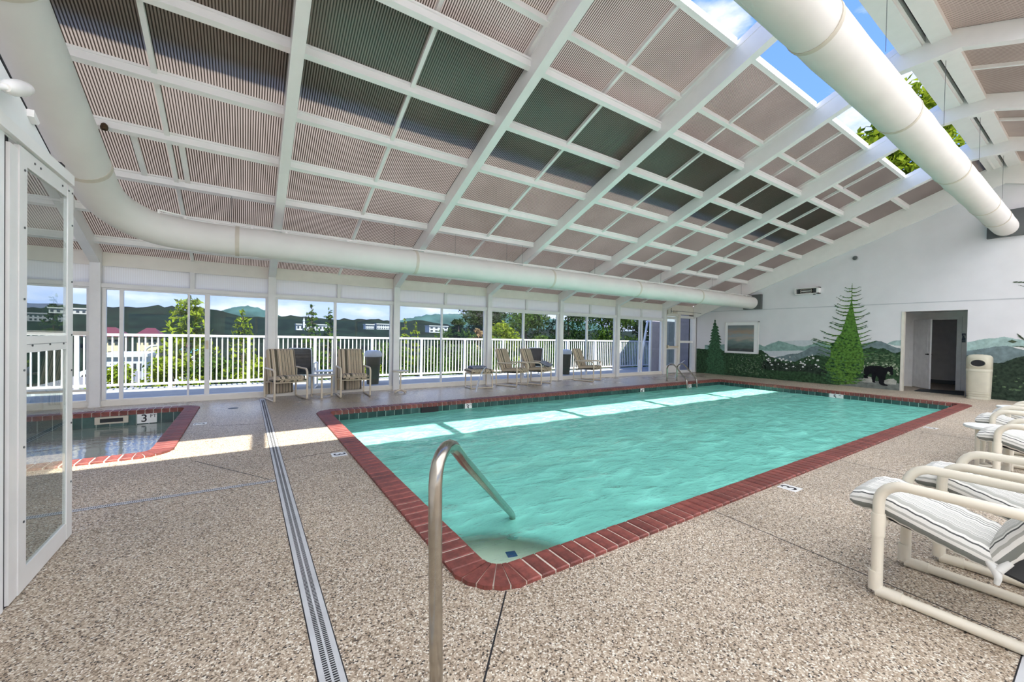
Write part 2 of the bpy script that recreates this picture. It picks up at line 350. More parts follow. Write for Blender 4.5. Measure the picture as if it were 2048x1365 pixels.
def frame(origin, xdir, ydir):
    x = Vector(xdir).normalized(); y = Vector(ydir).normalized(); z = x.cross(y)
    return Matrix(((x.x, y.x, z.x, origin[0]), (x.y, y.y, z.y, origin[1]), (x.z, y.z, z.z, origin[2]), (0, 0, 0, 1)))
def arc(c, r, a0, a1, n, fn):
    return [fn(c[0]+r*math.cos(a0+(a1-a0)*i/n), c[1]+r*math.sin(a0+(a1-a0)*i/n)) for i in range(n+1)]
def cushion(path, thick, width, n=16, ns=8, puff=.012):
    """closed cushion swept along (y,z) path, rounded section across x"""
    m = MB(); P = [Vector((0, p[0], p[1])) for p in path]
    pts = []
    for i in range(len(P)-1):
        for k in range(ns): pts.append(P[i].lerp(P[i+1], k/ns))
    pts.append(P[-1]); mm = len(pts)
    # smooth
    for _ in range(3): pts = [pts[0]] + [(pts[i-1]+pts[i]*2+pts[i+1])/4 for i in range(1, mm-1)] + [pts[-1]]
    tot = sum((pts[i+1]-pts[i]).length for i in range(mm-1)); acc = 0
    sec = []
    for k in range(n+1):
        a = -PI/2+.001+2*PI*(k-(0 if k < n else .002))/n; ca, sa = math.cos(a), math.sin(a); sec.append((math.copysign(abs(ca)**.35, ca)*width/2, math.copysign(abs(sa)**.6, sa)*thick/2))
    per = [0.0]
    for k in range(n): per.append(per[-1]+math.hypot(sec[k+1][0]-sec[k][0], sec[k+1][1]-sec[k][1]))
    m.attr = []
    for i in range(mm):
        t = (pts[min(i+1, mm-1)]-pts[max(i-1, 0)]).normalized(); nrm = Vector((0, -t.z, t.y))
        if i: acc += (pts[i]-pts[i-1]).length
        e = min(acc, tot-acc)/(thick*.55); sc = math.sqrt(max(0.0, 1-(1-min(1, e))**2))*.62+.38 if e < 1 else 1.0
        wv = 1+.05*math.sin(i*1.9)
        for k in range(n):
            a = -PI/2+.001+2*PI*k/n; ca, sa = math.cos(a), math.sin(a); m.attr.append(per[k]-per[-1]/2)
            X = math.copysign(abs(ca)**.35, ca)*width/2*(1-.03*(1-sc)); Z = math.copysign(abs(sa)**.6, sa)*thick/2*sc*wv
            m.v.append(tuple(pts[i] + Vector((X, 0, 0)) + nrm*Z))
    for i in range(mm-1):
        for k in range(n): k2 = (k+1) % n; m.face((i*n+k, i*n+k2, (i+1)*n+k2, (i+1)*n+k), True)
    m.face(list(range(n))[::-1], True); m.face([(mm-1)*n+k for k in range(n)], True)
    return m
# ================================================================== STRUCTURE
S = .385; YR = 1.58
def zr(y): return S*(9.43-y) if y >= YR else S*(9.43-YR) - S*(YR-y)
RX = [-4.64, -2.11, .42, 2.95, 5.49, 8.03, 10.56, 13.09]
XW = 15.05                                           # far wall face
PX0, PX1, PY0, PY1 = 1.145, 12.85, 1.895, 7.15       # pool water edge
SX0, SX1, SY0, SY1 = -3.9, -.85, 5.65, 8.65          # spa water edge
CW = .195                                            # coping width
def rounded(x0, x1, y0, y1, r, n=6):
    p = []
    for cx, cy, a in ((x1-r, y1-r, 0), (x0+r, y1-r, PI/2), (x0+r, y0+r, PI), (x1-r, y0+r, 1.5*PI)):
        p += arc((cx, cy), r, a, a+PI/2, n, lambda a, b: (a, b))
    return p
# ---- floor
outer = [(-4.8, -6.4), (XW+.0, -6.4), (XW+.0, 2.12), (19.6, 2.12), (19.6, 4.4), (16.9, 4.4), (16.9, 3.9), (XW, 3.9), (XW, 9.62), (-4.8, 9.62)]
outer = [(-4.8, -6.4), (19.6, -6.4), (19.6, 9.62), (-4.8, 9.62)]
holeP = rounded(PX0-CW+.02, PX1+CW-.02, PY0-CW+.02, PY1+CW-.02, .27)
holeS = rounded(SX0-CW+.02, SX1+CW-.02, SY0-CW+.02, SY1+CW-.02, .27)
loops = [[Vector((x, y, 0)) for x, y in lp] for lp in (outer, holeP, holeS)]
flat = [v for lp in loops for v in lp]
m = MB(); m.v = [tuple(v) for v in flat]
for tri in tessellate_polygon(loops):
    a, b, c = (flat[i] for i in tri)
    m.face(tri if (b-a).cross(c-a).z > 0 else tri[::-1])
floor = m.build('floor', M_floor); tag(floor, 'beige exposed-aggregate pool deck floor', kind='structure')
def strip(name, a, b, w, z0, z1, mat, parent):
    A, B = Vector((a[0], a[1], 0)), Vector((b[0], b[1], 0)); n = Vector((-(B-A).y, (B-A).x, 0)).normalized()*w/2
    q = [A-n, B-n, B+n, A+n]; mm = MB(); mm.hexa([(p.x, p.y, z0) for p in q]+[(p.x, p.y, z1) for p in q]); return mm.build(name, mat, parent)
for a, b in [((-.42, 5.09), (.18, 4.14)), ((.33, 4.69), (.93, 4.79)), ((1.125, 1.715), (.30, .78)), ((3.0, 1.69), (2.88, .215)), ((5.5, 1.69), (5.4, .215)), ((8.4, 1.69), (8.3, .215)), ((-.40, 6.9), (.2, 6.72))]:
    strip('control_joint', a, b, .008, -.002, .0006, M_black, floor)
# drain channels set in the floor
def drain(a, b, w, label, slot_to):
    A, B = Vector((a[0], a[1], 0)), Vector((b[0], b[1], 0)); d = (B-A); Ln = d.length; d.normalize(); n = Vector((-d.y, d.x, 0))
    e = empty('trench_drain', (A+B)/2, 0, label, 'drain')
    m = MB(); q = [A-n*w/2, B-n*w/2, B+n*w/2, A+n*w/2]; m.hexa([(p.x, p.y, -.01) for p in q]+[(p.x, p.y, .003) for p in q]); m.build('grate', M_grate, e)
    m = MB(); q0 = w/2
    for s in (-1, 1):
        q = [A+n*s*q0, B+n*s*q0, B+n*s*(q0+.005), A+n*s*(q0+.005)]; m.hexa([(p.x, p.y, -.01) for p in q]+[(p.x, p.y, .0012) for p in q])
    m.build('edge_gap', M_black, e)
    m = MB(); k = int(slot_to/.0125)
    for i in range(k):
        for s in (-1, 1):
            c = A + d*(.02+i*.0125) + n*s*w*.155; hx = n*w*.105; hy = d*.0034
            q = [c-hx-hy, c-hx+hy, c+hx+hy, c+hx-hy]
            m.hexa([(p.x, p.y, .001) for p in q]+[(p.x, p.y, .0036) for p in q])
    tag(m.build('slot', M_black, e), kind='stuff')
    return e
drain((.286, -.4), (.266, 9.2), .088, 'long grey slotted drain running from the camera towards the window wall', 9.4)
drain((.22, 4.085), (-4.2, 4.20), .05, 'short slotted drain crossing the floor in front of the small spa pool', 4.4)
drain((14.6, .14), (-.2, .14), .12, 'slotted drain under the white-striped chairs along the right side', 13.5)

# ---- ceiling: rafters, purlins, panels
ceil = empty('ceiling', (0, 0, 0), label='white framed greenhouse roof with bronze ribbed panels and an open ridge slot', kind='structure')
for x in RX:
    prof = [(9.44, 2.40), (1.95, 5.30), (1.25, 5.30), (-6.3, zr(-6.3)+2.42), (-6.3, zr(-6.3)+2.69), (YR, zr(YR)+2.70), (9.60, zr(9.60)+2.68), (9.60, 2.40)]
    m = MB(); m.prism(prof, x-.062, x+.062); m.build('rafter', M_white, ceil)
    m = MB()
    for s in (-1, 1): m.sbox(x+s*.045-.022, x+s*.045+.022, 1.6, 5.5, 2.69, 2.79, zr)
    m.build('sliding_track', M_white, ceil)
for k, (y, z) in enumerate([(9.0, 0), (7.3, 0), (5.6, 0), (3.9, 0)]): pass
m = MB(); m.prism([(9.44, 2.16), (1.58, 5.16), (-6.3, 2.14), (-6.3, 2.70), (1.58, 5.72), (9.44, 2.69)], XW-.10, XW+.05); m.build('wall_rafter', M_white, ceil)
PY = [9.60, 9.08, 8.25, 7.42, 6.59, 5.755, 4.92, 4.09]
PYW = PY + [3.25, 2.42, 1.72]
edges = RX + [XW]
for i in range(len(edges)-1):
    x0, x1 = edges[i]+.062, edges[i+1]-(.062 if i < 7 else .10); xm = (x0+x1)/2
    if i == 7: xm = x0 + .55
    rows = PYW if i == 7 else PY
    for j in range(len(rows)-1):
        for a, b in ((x0, xm-.02), (xm+.02, x1)):
            m = MB(); m.sbox(a, b, rows[j+1], rows[j], 2.665, 2.681, zr); m.build('roof_panel', M_poly, ceil)
        m = MB(); m.sbox(xm-.024, xm+.024, rows[j+1], rows[j], 2.615, 2.70, zr); m.build('mullion', M_white, ceil)
    for j in range(1, len(rows)):
        y = rows[j]; m = MB(); m.sbox(x0, x1, y-.030, y+.030, 2.565, 2.672, zr); m.sbox(x0, x1, y-.042, y+.042, 2.64, 2.664, zr); m.build('purlin', M_white, ceil)
    if i < 7:                                        # retracted upper frame, one per bay
        fr = empty('sliding_roof_frame', (0, 0, 0), parent=ceil)
        U = [2.92, 3.73, 4.56, 5.40]
        for j in range(3):
            for a, b in ((x0+.03, xm-.02), (xm+.02, x1-.03)):
                m = MB(); m.sbox(a, b, U[j], U[j+1], 2.80, 2.816, zr); m.build('sliding_panel', M_poly, fr)
        for y in U: m = MB(); m.sbox(x0, x1, y-.028, y+.028, 2.735, 2.83, zr); m.build('frame_rail', M_white, fr)
        m = MB()
        for a in (x0+.02, xm, x1-.02): m.sbox(a-.022, a+.022, U[0], U[3], 2.745, 2.83, zr)
        m.build('frame_stile', M_white, fr)
    # south slope: the unseen rows get bright opal sheet to light the room
    U = [1.40, .56, -.27, -1.10, -1.93, -2.76, -3.6, -4.5, -5.4, -6.3]
    for j in range(9):
        for a, b in ((x0, xm-.02), (xm+.02, x1)):
            m = MB(); m.sbox(a, b, U[j+1], U[j], 2.665, 2.681, zr); m.build('roof_panel', M_poly if j < 1 else M_opal_fill, ceil)
    for y in U[1:]: m = MB(); m.sbox(x0, x1, y-.03, y+.03, 2.565, 2.672, zr); m.build('purlin', M_white, ceil)
    m = MB(); m.sbox(xm-.024, xm+.024, U[9], U[0], 2.615, 2.70, zr); m.build('mullion', M_white, ceil)
    m = MB(); zz = zr(1.6); m.box(x0-.02, x1+.02, 1.63, 1.86, zz+2.52, zz+2.66); m.box(x0-.02, x1+.02, 1.60, 1.64, zz+2.55, zz+2.72); m.build('ridge_beam', M_white, ceil)
    m = MB(); m.box(x0-.02, x1+.02, 1.34, 1.54, zz+2.50, zz+2.68); m.build('ridge_beam', M_white, ceil)
    m = MB(); m.box(x0-.02, x1+.02, 1.54, 1.60, zz+2.64, zz+2.74); m.build('ridge_gap_seal', M_black, ceil)
for x, y0, y1 in ((-.72, 6.62, 7.4), (-1.18, 6.62, 7.4)):
    m = MB(); m.sbox(x-.03, x+.03, y0, y1, 2.63, 2.664, zr); m.build('repair_strip', M_white, ceil)

# ---- window wall
wf = empty('wall_front', (0, 9.5, 0), label='white framed wall of sliding glass doors along the pool', kind='structure')
for x in RX[:-1] + [13.09]:
    m = MB(); m.box(x-.065, x+.065, 9.40, 9.60, 0, 2.47); m.box(x-.075, x+.075, 9.39, 9.61, 0, .03)
    m.build('column', M_alum, wf)
    m = MB()
    for z in (.35, .7, 1.0, 1.3, 1.62, 1.95, 2.2): m.lathe([(.006, 0), (.004, .004)], (x+.03, 9.40, z), 6)
    m.build('screw', M_tan, wf)
m = MB(); m.box(14.97, 15.05, 9.38, 9.60, 0, 2.2); m.box(15.05, 15.3, 9.36, 9.7, 0, 2.5); m.build('column', M_white, wf)
WB = [(1, -2.045, .355, [(-2.015, .05), (-1.80, .05), (-.896, .03), (-.62, .075), (.33, .04)]),
      (2, .485, 2.885, [(.51, .04), (1.616, .055), (2.845, .06)]),
      (3, 3.015, 5.425, [(3.035, .03), (4.128, .04), (5.385, .07)]),
      (4, 5.555, 7.965, [(5.575, .03), (6.66, .055), (7.93, .06)]),
      (5, 8.095, 10.495, [(8.12, .03), (9.166, .055), (10.46, .06)]),
      (6, 10.625, 13.025, [(10.65, .03), (11.74, .03), (11.87, .045), (12.99, .05)]),
      (7, -4.575, -2.175, [(-4.55, .05), (-3.35, .05), (-2.2, .05)])]
WL = {1: 'leftmost full sliding glass door, beside the small spa pool', 2: 'sliding glass door behind the two striped chairs', 3: 'sliding glass door behind the round pedestal table',
      4: 'sliding glass door behind the pair of angled chairs', 5: 'sliding glass door behind the single angled chair', 6: 'sliding glass door nearest the exit door', 7: 'window with a cross rail at the far left behind the glass door'}
for n_, x0, x1, st in WB:
    w = empty('window_%d' % n_, ((x0+x1)/2, 9.52, 0), label=WL[n_], kind='structure')
    m = MB(); m.box(x0, x1, 9.46, 9.58, 0, .085); m.box(x0, x1, 9.49, 9.55, .085, .11); m.build('sill_track', M_beige, w)
    m = MB(); m.box(x0, x1, 9.45, 9.58, 2.015, 2.085); m.box(x0, x1, 9.48, 9.56, 1.985, 2.015); m.build('head_track', M_alum, w)
    m = MB(); m.box(x0, x1, 9.50, 9.57, 2.385, zr(9.53)+2.655); m.build('fascia_board', M_beige, w)
    xm = (x0+x1)/2
    m = MB(); m.box(xm-.035, xm+.035, 9.47, 9.56, 2.085, 2.385); m.build('transom_mullion', M_alum, w)
    for a, b in ((x0, xm-.035), (xm+.035, x1)):
        m = MB(); m.box(a, b, 9.51, 9.525, 2.085, 2.385); m.build('transom_panel', M_opal, w)
    for x, wd in st:
        m = MB(); m.box(x-wd/2, x+wd/2, 9.475, 9.535, .10, 2.0); m.build('stile', M_alum, w)
    for (a, wa), (b, wb) in zip(st[:-1], st[1:]):
        m = MB(); m.box(a+wa/2, b-wb/2, 9.505, 9.511, .10, 2.0); m.build('pane', M_glass, w)
    if n_ == 7:
        m = MB(); m.box(x0, x1, 9.47, 9.54, 1.20, 1.27); m.box(x0, x1, 9.47, 9.54, .26, .30); m.build('cross_rail', M_beige, w)
    if n_ == 1:
        m = MB(); m.box(-.632, -.608, 9.44, 9.475, 1.0, 1.10); m.box(-.642, -.598, 9.46, 9.475, .97, 1.13); m.build('door_pull', M_tan, w)
# exit door and sidelight in the last bay
d1 = empty('door_1', (13.62, 9.5, 0), label='narrow beige framed glass exit door at the far corner', kind='structure')
m = MB(); m.box(13.16, 13.24, 9.44, 9.58, 0, 2.28); m.box(13.96, 14.06, 9.42, 9.58, 0, 2.28); m.box(13.16, 14.06, 9.44, 9.58, 2.20, 2.28); m.build('door_frame', M_beige, d1)
m = MB(); m.box(13.24, 13.32, 9.49, 9.54, .02, 2.18); m.box(13.86, 13.95, 9.49, 9.54, .02, 2.18); m.box(13.32, 13.86, 9.49, 9.54, .02, .30); m.box(13.32, 13.86, 9.49, 9.54, 2.08, 2.18); m.box(13.32, 13.86, 9.49, 9.54, .92, .99); m.build('door_leaf', M_alum, d1)
m = MB(); m.box(13.32, 13.86, 9.512, 9.518, .30, .92); m.box(13.32, 13.86, 9.512, 9.518, .99, 2.08); m.build('pane', M_glass, d1)
m = MB(); m.box(13.26, 13.93, 9.41, 9.46, .99, 1.05); m.box(13.26, 13.33, 9.40, 9.49, .96, 1.08); m.build('push_bar', M_tan, d1)
w8 = empty('window_8', (14.5, 9.5, 0), label='sidelight window between the exit door and the mural wall', kind='structure')
m = MB(); m.box(14.06, 14.97, 9.46, 9.56, 0, .10); m.box(14.06, 14.97, 9.46, 9.56, 1.17, 1.26); m.box(14.06, 14.97, 9.46, 9.56, 2.14, 2.24); m.build('sash_frame', M_white, w8)
m = MB(); m.box(14.06, 14.97, 9.505, 9.511, .10, 2.14); m.build('pane', M_glass, w8)
m = MB(); m.box(13.16, 15.0, 9.46, 9.57, 2.28, zr(9.5)+2.66); m.build('fascia_board', M_beige, w8)

# ---- far wall with alcove
wr = empty('wall_right', (XW, 5, 0), label='pale grey gable wall with a painted mountain mural', kind='structure')
m = MB()
zt = lambda y: zr(y)+2.60
m.prism([(9.7, 0), (9.7, zt(9.7)), (3.305, zt(3.305)), (3.305, 0)], XW, XW+.12)
m.prism([(3.305, 2.18), (3.305, zt(3.305)), (2.115, zt(2.115)), (2.115, 2.18)], XW, XW+.12)
m.prism([(2.115, 0), (2.115, zt(2.115)), (1.58, zt(1.58)), (-6.4, zt(-6.4)), (-6.4, 0)], XW, XW+.12)
m.build('wall_face', M_wall, wr)
m = MB(); m.box(XW-.006, XW+.0, 1.0, 9.36, 2.395, 2.42); m.box(XW-.006, XW+.0, -6.3, 1.0, 2.395, 2.42); m.build('panel_joint', pm('grey_joint', (.55, .56, .58), .7), wr)
m = MB(); m.box(XW-.015, XW+.125, 3.27, 3.325, 0, 2.18); m.build('corner_bead', pm('cream_trim', (.74, .70, .60), .5), wr)
# alcove walls
m = MB(); m.box(XW+.12, 16.9, 3.95, 4.05, 0, 2.3); m.box(XW+.12, 16.9, 1.85, 1.95, 0, 2.3); m.box(XW+.10, 17.0, 1.85, 4.05, 2.25, 2.35)
m.box(16.9, 17.0, 3.45, 4.05, 0, 2.3); m.box(16.9, 17.0, 1.85, 2.57, 0, 2.3); m.box(16.9, 17.0, 2.57, 3.45, 2.03, 2.3); m.build('alcove_wall', M_wall2, wr)
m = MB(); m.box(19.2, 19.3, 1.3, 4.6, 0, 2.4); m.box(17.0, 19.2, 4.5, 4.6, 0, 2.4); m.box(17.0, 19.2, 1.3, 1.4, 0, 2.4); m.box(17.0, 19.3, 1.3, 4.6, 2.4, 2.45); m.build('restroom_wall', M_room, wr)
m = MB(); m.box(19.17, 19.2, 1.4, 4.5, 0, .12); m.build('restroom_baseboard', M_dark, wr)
d2 = empty('door_2', (16.9, 3.0, 0), label='pale panelled restroom door standing ajar in the alcove', kind='structure')
m = MB(); m.box(16.87, 16.905, 3.45, 3.54, 0, 2.10); m.box(16.87, 16.905, 2.47, 2.56, 0, 2.10); m.box(16.87, 16.905, 2.56, 3.45, 2.02, 2.10); m.build('door_frame', M_door, d2)
hx, hy = 16.87, 3.44; ang = math.atan2(3.03-hy, 16.32-hx); ca, sa = math.cos(ang), math.sin(ang)
def dp(u, v): return (hx+u*ca-v*sa, hy+u*sa+v*ca)
def dbox(m, u0, u1, v0, v1, z0, z1):
    q = [dp(u0, v0), dp(u1, v0), dp(u1, v1), dp(u0, v1)]; return m.hexa([(*p, z0) for p in q]+[(*p, z1) for p in q])
m = MB(); dbox(m, 0, .80, -.018, .018, .02, 2.01); leaf = m.build('door_leaf', M_door, d2)
m = MB()
for z0, z1 in ((.22, .92), (1.08, 1.86)):
    for v in (-.021, .018):
        for a in ((.10, .70, z0, z0+.025), (.10, .70, z1-.025, z1), (.10, .125, z0, z1), (.675, .70, z0, z1)): dbox(m, a[0], a[1], v, v+.003, a[2], a[3])
m.build('panel_moulding', M_door, d2)
m = MB()
for v in (-.045, .045): dbox(m, .72, .76, min(v, 0), max(v, 0), .99, 1.03); dbox(m, .66, .76, v-.008, v+.008, .995, 1.025)
m.build('door_handle', M_black, d2)
m = MB()
for z in (.3, 1.05, 1.8): dbox(m, -.012, .02, .012, .024, z, z+.09)
m.build('hinge', M_dark, d2)

# ---- left entry wall with sliding glass door
we = empty('wall_left', (-.92, 0, 0), label='white entry wall beside the camera', kind='structure')
m = MB(); m.prism([(2.81, 0), (2.81, 2.19), (3.335, 2.19), (3.335, 2.275), (2.78, 2.497), (.6, 3.35), (-6.3, 3.35), (-6.3, 0)], -1.03, -.925); m.build('wall_face', M_wall2, we)
m = MB(); m.prism([(3.32, 2.285), (2.88, 2.463), (2.60, 2.575), (2.60, 2.60), (2.88, 2.475), (3.32, 2.291)], -.935, -.924); m.build('edge_strip', M_black, we)  # thin black strip along the sloping wall top
m = MB(); m.prism([(3.03, 2.37), (3.08, 2.35), (3.10, 2.37), (3.03, 2.405)], -.97, -.90); m.build('bracket', M_white, we)
m = MB(); m.box(-.985, -.90, 2.0, 3.60, 2.195, 2.255); m.box(-.93, -.915, 2.0, 3.50, 2.255, 2.262); m.build('header_track', M_white, we)
m = MB(); m.box(-.96, -.925, 2.0, 3.5, 2.262, 2.272); m.box(-.935, -.915, 3.44, 3.50, 2.262, 2.285); m.build('track_seal', M_black, we)
m = MB(); m.box(-.945, -.93, 2.80, 2.86, 0, 2.19); m.build('jamb_gap', M_black, we)
d3 = empty('door_3', (-.94, 3.23, 0), label='tall white framed glass door leaf standing open at the left', kind='structure')
m = MB(); m.box(-.965, -.917, 2.835, 2.915, .01, 2.165); m.box(-.932, -.913, 2.918, 3.0, .01, 2.185); m.box(-.932, -.913, 3.545, 3.635, .01, 2.185); m.box(-.932, -.913, 3.0, 3.53, 2.105, 2.185); m.box(-.932, -.913, 3.0, 3.53, .01, .115)
m.box(-.932, -.913, 3.0, 3.53, 1.185, 1.268); m.build('door_frame', M_alum, d3)
m = MB(); m.box(-.9125, -.912, 3.0, 3.53, 1.225, 1.227); m.build('rail_joint', M_dark, d3)
m = MB(); m.box(-.922, -.917, 3.0, 3.545, .115, 1.185); m.build('pane', M_glass2, d3)
m = MB(); m.box(-.922, -.917, 3.0, 3.545, 1.268, 2.105); m.build('pane', M_glass2, d3)
m = MB()
for y, z in [(2.97, z) for z in (.35, .72, 1.10, 1.45, 1.80, 2.08)] + [(3.61, z) for z in (.35, .72, 1.05, 1.27, 1.6, 1.95, 2.15)] + [(3.08, 2.15), (3.15, 2.15), (3.45, 2.15), (3.55, 2.15), (3.06, 1.22), (3.28, 1.22), (3.48, 1.22)]:
    m.prism([(y+.006*math.cos(a*PI/3), z+.006*math.sin(a*PI/3)) for a in range(6)], -.913, -.909)
m.build('screw', M_dark, d3)
# outer side and back walls (mostly out of view)
m = MB(); m.box(-4.85, -4.72, -6.4, 9.62, 0, 3.0); tag(m.build('wall_end', M_wall2), 'white end wall beyond the spa', kind='structure')
wb = empty('wall_back', (0, -6.35, 0), label='glazed wall behind the camera', kind='structure')
m = MB(); m.box(-4.8, 15.1, -6.4, -6.3, 0, .12); m.box(-4.8, 15.1, -6.4, -6.3, 2.05, zr(-6.3)+2.66)
for x in RX: m.box(x-.06, x+.06, -6.42, -6.28, 0, 2.1)
m.build('wall_frame', M_white, wb)
m = MB(); m.box(-4.8, 15.1, -6.35, -6.345, .12, 2.05); m.build('pane', M_glass, wb)

# ================================================================== POOLS
def coping(par, x0, x1, y0, y1, pitch, w, full=lambda s, x, y: True, zt=.022):
    r = .10
    mm = MB()
    ring = rounded(x0-w+.004, x1+w-.004, y0-w+.004, y1+w-.004, r+w); inn = rounded(x0-.006, x1+.006, y0-.006, y1+.006, r)
    n = len(ring); b = 0
    mm.v += [(x, y, zt-.006) for x, y in ring] + [(x, y, zt-.006) for x, y in inn] + [(x, y, -.05) for x, y in ring] + [(x, y, -.05) for x, y in inn]
    for i in range(n):
        j = (i+1) % n; mm.face((i, j, n+j, n+i)); mm.face((n+i, n+j, 3*n+j, 3*n+i)); mm.face((2*n+j, 2*n+i, i, j)[::-1])
    mm.build('mortar_bed', M_mortar, par)
    def shared(nm, sx, sy):
        q = MB(); c = .006
        q.hexa([(-sx/2, -sy/2, -.048), (sx/2, -sy/2, -.048), (sx/2, sy/2, -.048), (-sx/2, sy/2, -.048), (-sx/2, -sy/2, zt-c), (sx/2, -sy/2, zt-c), (sx/2, sy/2, zt-c), (-sx/2, sy/2, zt-c)])
        b = len(q.v); q.v += [(-sx/2+c, -sy/2+c, zt), (sx/2-c, -sy/2+c, zt), (sx/2-c, sy/2-c, zt), (-sx/2+c, sy/2-c, zt)]
        q.f.pop(1); q.sm.pop(1); q.mi.pop(1); q.face((b, b+1, b+2, b+3))
        for i in range(4): j = (i+1) % 4; q.face((4+i, 4+j, b+j, b+i))
        me = bpy.data.meshes.new(nm); me.from_pydata(q.v, [], q.f); me.materials.append(M_brick); return me
    bw = pitch-.010; mh = shared('brick', w+.006, bw); mv = shared('brick', bw, w+.006)
    off = Vector(WORLD[par]); rest = MB()
    def put(me, x, y, sx, sy, side):
        if full(side, x, y):
            o = bpy.data.objects.new('brick', me); COL.objects.link(o); o.parent = par
            o.location = Vector((x+rnd.uniform(-.001, .001), y+rnd.uniform(-.001, .001), rnd.uniform(-.001, .0015)))-off
        else: rest.box(x-sx/2, x+sx/2, y-sy/2, y+sy/2, -.048, zt)
    nx = round((x1-x0-2*r)/pitch); ny = round((y1-y0-2*r)/pitch)
    for i in range(nx):
        x = x0+r+(i+.5)*(x1-x0-2*r)/nx
        put(mv, x, y0-w/2+.003, bw, w, 'near'); put(mv, x, y1+w/2-.003, bw, w, 'back')
    for i in range(ny):
        y = y0+r+(i+.5)*(y1-y0-2*r)/ny
        put(mh, x0-w/2+.003, y, w, bw, 'left'); put(mh, x1+w/2-.003, y, w, bw, 'right')
    for cx, cy, a0 in ((x1-r, y1-r, 0), (x0+r, y1-r, PI/2), (x0+r, y0+r, PI), (x1-r, y0+r, 1.5*PI)):
        for k in range(5):
            a, b2 = a0+(k+.05)*PI/10, a0+(k+.95)*PI/10
            P = [(cx+q*math.cos(t), cy+q*math.sin(t)) for q, t in ((r-.006, a), (r+w, a), (r+w+.008, (a+b2)/2), (r+w, b2), (r-.006, b2))]
            mm = MB(); mm.prism(P, -.048, zt, 'z'); mm.build('brick', M_brick, par)
    if rest.v: tag(rest.build('brick', M_brick, par), kind='stuff')
def tile_band(par, pts, pitch, ztop, h, single):
    rest = MB(); off = Vector(WORLD[par])
    for A, B, inward in pts:
        A, B = Vector((*A, 0)), Vector((*B, 0)); d = (B-A); n = round(d.length/pitch); d.normalize(); k = Vector((*inward, 0)); st = (B-A).length/n
        for i in range(n):
            c = A + d*(st*(i+.5)); hw = d*(st/2-.004); q = [c-hw, c+hw, c+hw+k*.007, c-hw+k*.007]
            mm = MB() if single(c.x, c.y) else rest
            mm.hexa([(p.x, p.y, ztop-h) for p in q]+[(p.x, p.y, ztop) for p in q])
            if mm is not rest: mm.build('waterline_tile', M_tile, par)
    if rest.v: tag(rest.build('waterline_tile', M_tile, par), kind='stuff')
def basin(par, x0, x1, y0, y1, depth, mat):
    m = MB()
    A = [(x0, y0), (x1, y0), (x1, y1), (x0, y1)]
    m.v = [(x, y, -.03) for x, y in A] + [(x, y, -depth) for x, y in A]
    for i in range(4): j = (i+1) % 4; m.face((i, j, 4+j, 4+i)[::-1])
    m.face((4, 5, 6, 7)); m.build('basin', mat, par)
def water(par, x0, x1, y0, y1, z, mat, nx, ny, amp, chop):
    m = MB()
    for j in range(ny+1):
        for i in range(nx+1):
            x = x0+(x1-x0)*i/nx; y = y0+(y1-y0)*j/ny
            p = mnoise.noise(Vector((x*1.6, y*3.0, 1.3)))+.55*mnoise.noise(Vector((x*3.6+y, y*6.5, 4.1)))
            a = amp*(1+chop*math.exp(-((y-5.6)/.6)**2))
            edge = min(1, min(x-x0, x1-x, y-y0, y1-y)/.25+.3)
            m.v.append((x, y, z+a*p*edge))
    for j in range(ny):
        for i in range(nx): a = j*(nx+1)+i; m.face((a, a+1, a+nx+2, a+nx+1), True)
    return m.build('water', mat, par)
pool = empty('swimming_pool', (7, 4.5, 0), 0, 'large turquoise rectangular swimming pool edged in red brick', 'pool')
coping(pool, PX0, PX1, PY0, PY1, .1, CW, lambda s, x, y: s in ('near', 'left') or (s == 'back' and x < 8.2) or (s == 'right' and y < 6.5))
tile_band(pool, [((PX0, PY1), (PX1, PY1), (0, -1)), ((PX1, PY0), (PX1, PY1), (-1, 0)), ((PX0, PY0), (PX0, PY1), (1, 0)), ((PX0, PY0), (PX1, PY0), (0, 1))], .155, -.045, .15, lambda x, y: (y > 7 or x > 12.7) and not (y > 7 and 2.72 < x < 3.06))
basin(pool, PX0, PX1, PY0, PY1, 1.15, M_plaster)
M_water = water_mat('pool_water', (.22, .70, .57), (.90, .98, .93), .88, (PX0-7, PY0-4.5, -.14), glint_foam=(5.35-4.5, .75))
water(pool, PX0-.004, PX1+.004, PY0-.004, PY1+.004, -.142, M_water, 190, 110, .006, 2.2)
m = MB(); m.prism([(PX0, PY0)] + arc((PX0, PY0), 1.02, 0, PI/2, 14, lambda a, b: (a, b)), -.95, -.30, 'z'); m.build('corner_bench', pm('pale_bench_plaster', (.90, .93, .78), .8, var=.03), pool)
m = MB(); m.prism([(1.60, 2.42), (1.67, 2.40), (1.69, 2.47), (1.62, 2.49)], -.30, -.296, 'z'); m.build('step_tile', M_blue, pool)
m = MB(); m.box(2.72, 3.06, 7.12, 7.149, -.15, -.045); m.build('skimmer_mouth', M_black, pool)
m = MB(); m.box(5.4, 5.55, 6.2, 6.5, -1.15, -1.14); m.build('floor_drain', M_dark, pool)
spa = empty('spa_pool', (-2.4, 7.1, 0), 0, 'small still spa pool with red brick edge by the left windows', 'pool')
coping(spa, SX0, SX1, SY0, SY1, .1, CW)
tile_band(spa, [((SX0, SY1), (SX1, SY1), (0, -1)), ((SX0, SY0), (SX0, SY1), (1, 0)), ((SX1, SY0), (SX1, SY1), (-1, 0))], .155, -.045, .17, lambda x, y: y > 8.5)
basin(spa, SX0, SX1, SY0, SY1, .95, pm('grey_green_plaster', (.52, .60, .52), .8))
M_spa = water_mat('spa_water', (.50, .62, .56), (.86, .92, .88), .42, refl=1.6)
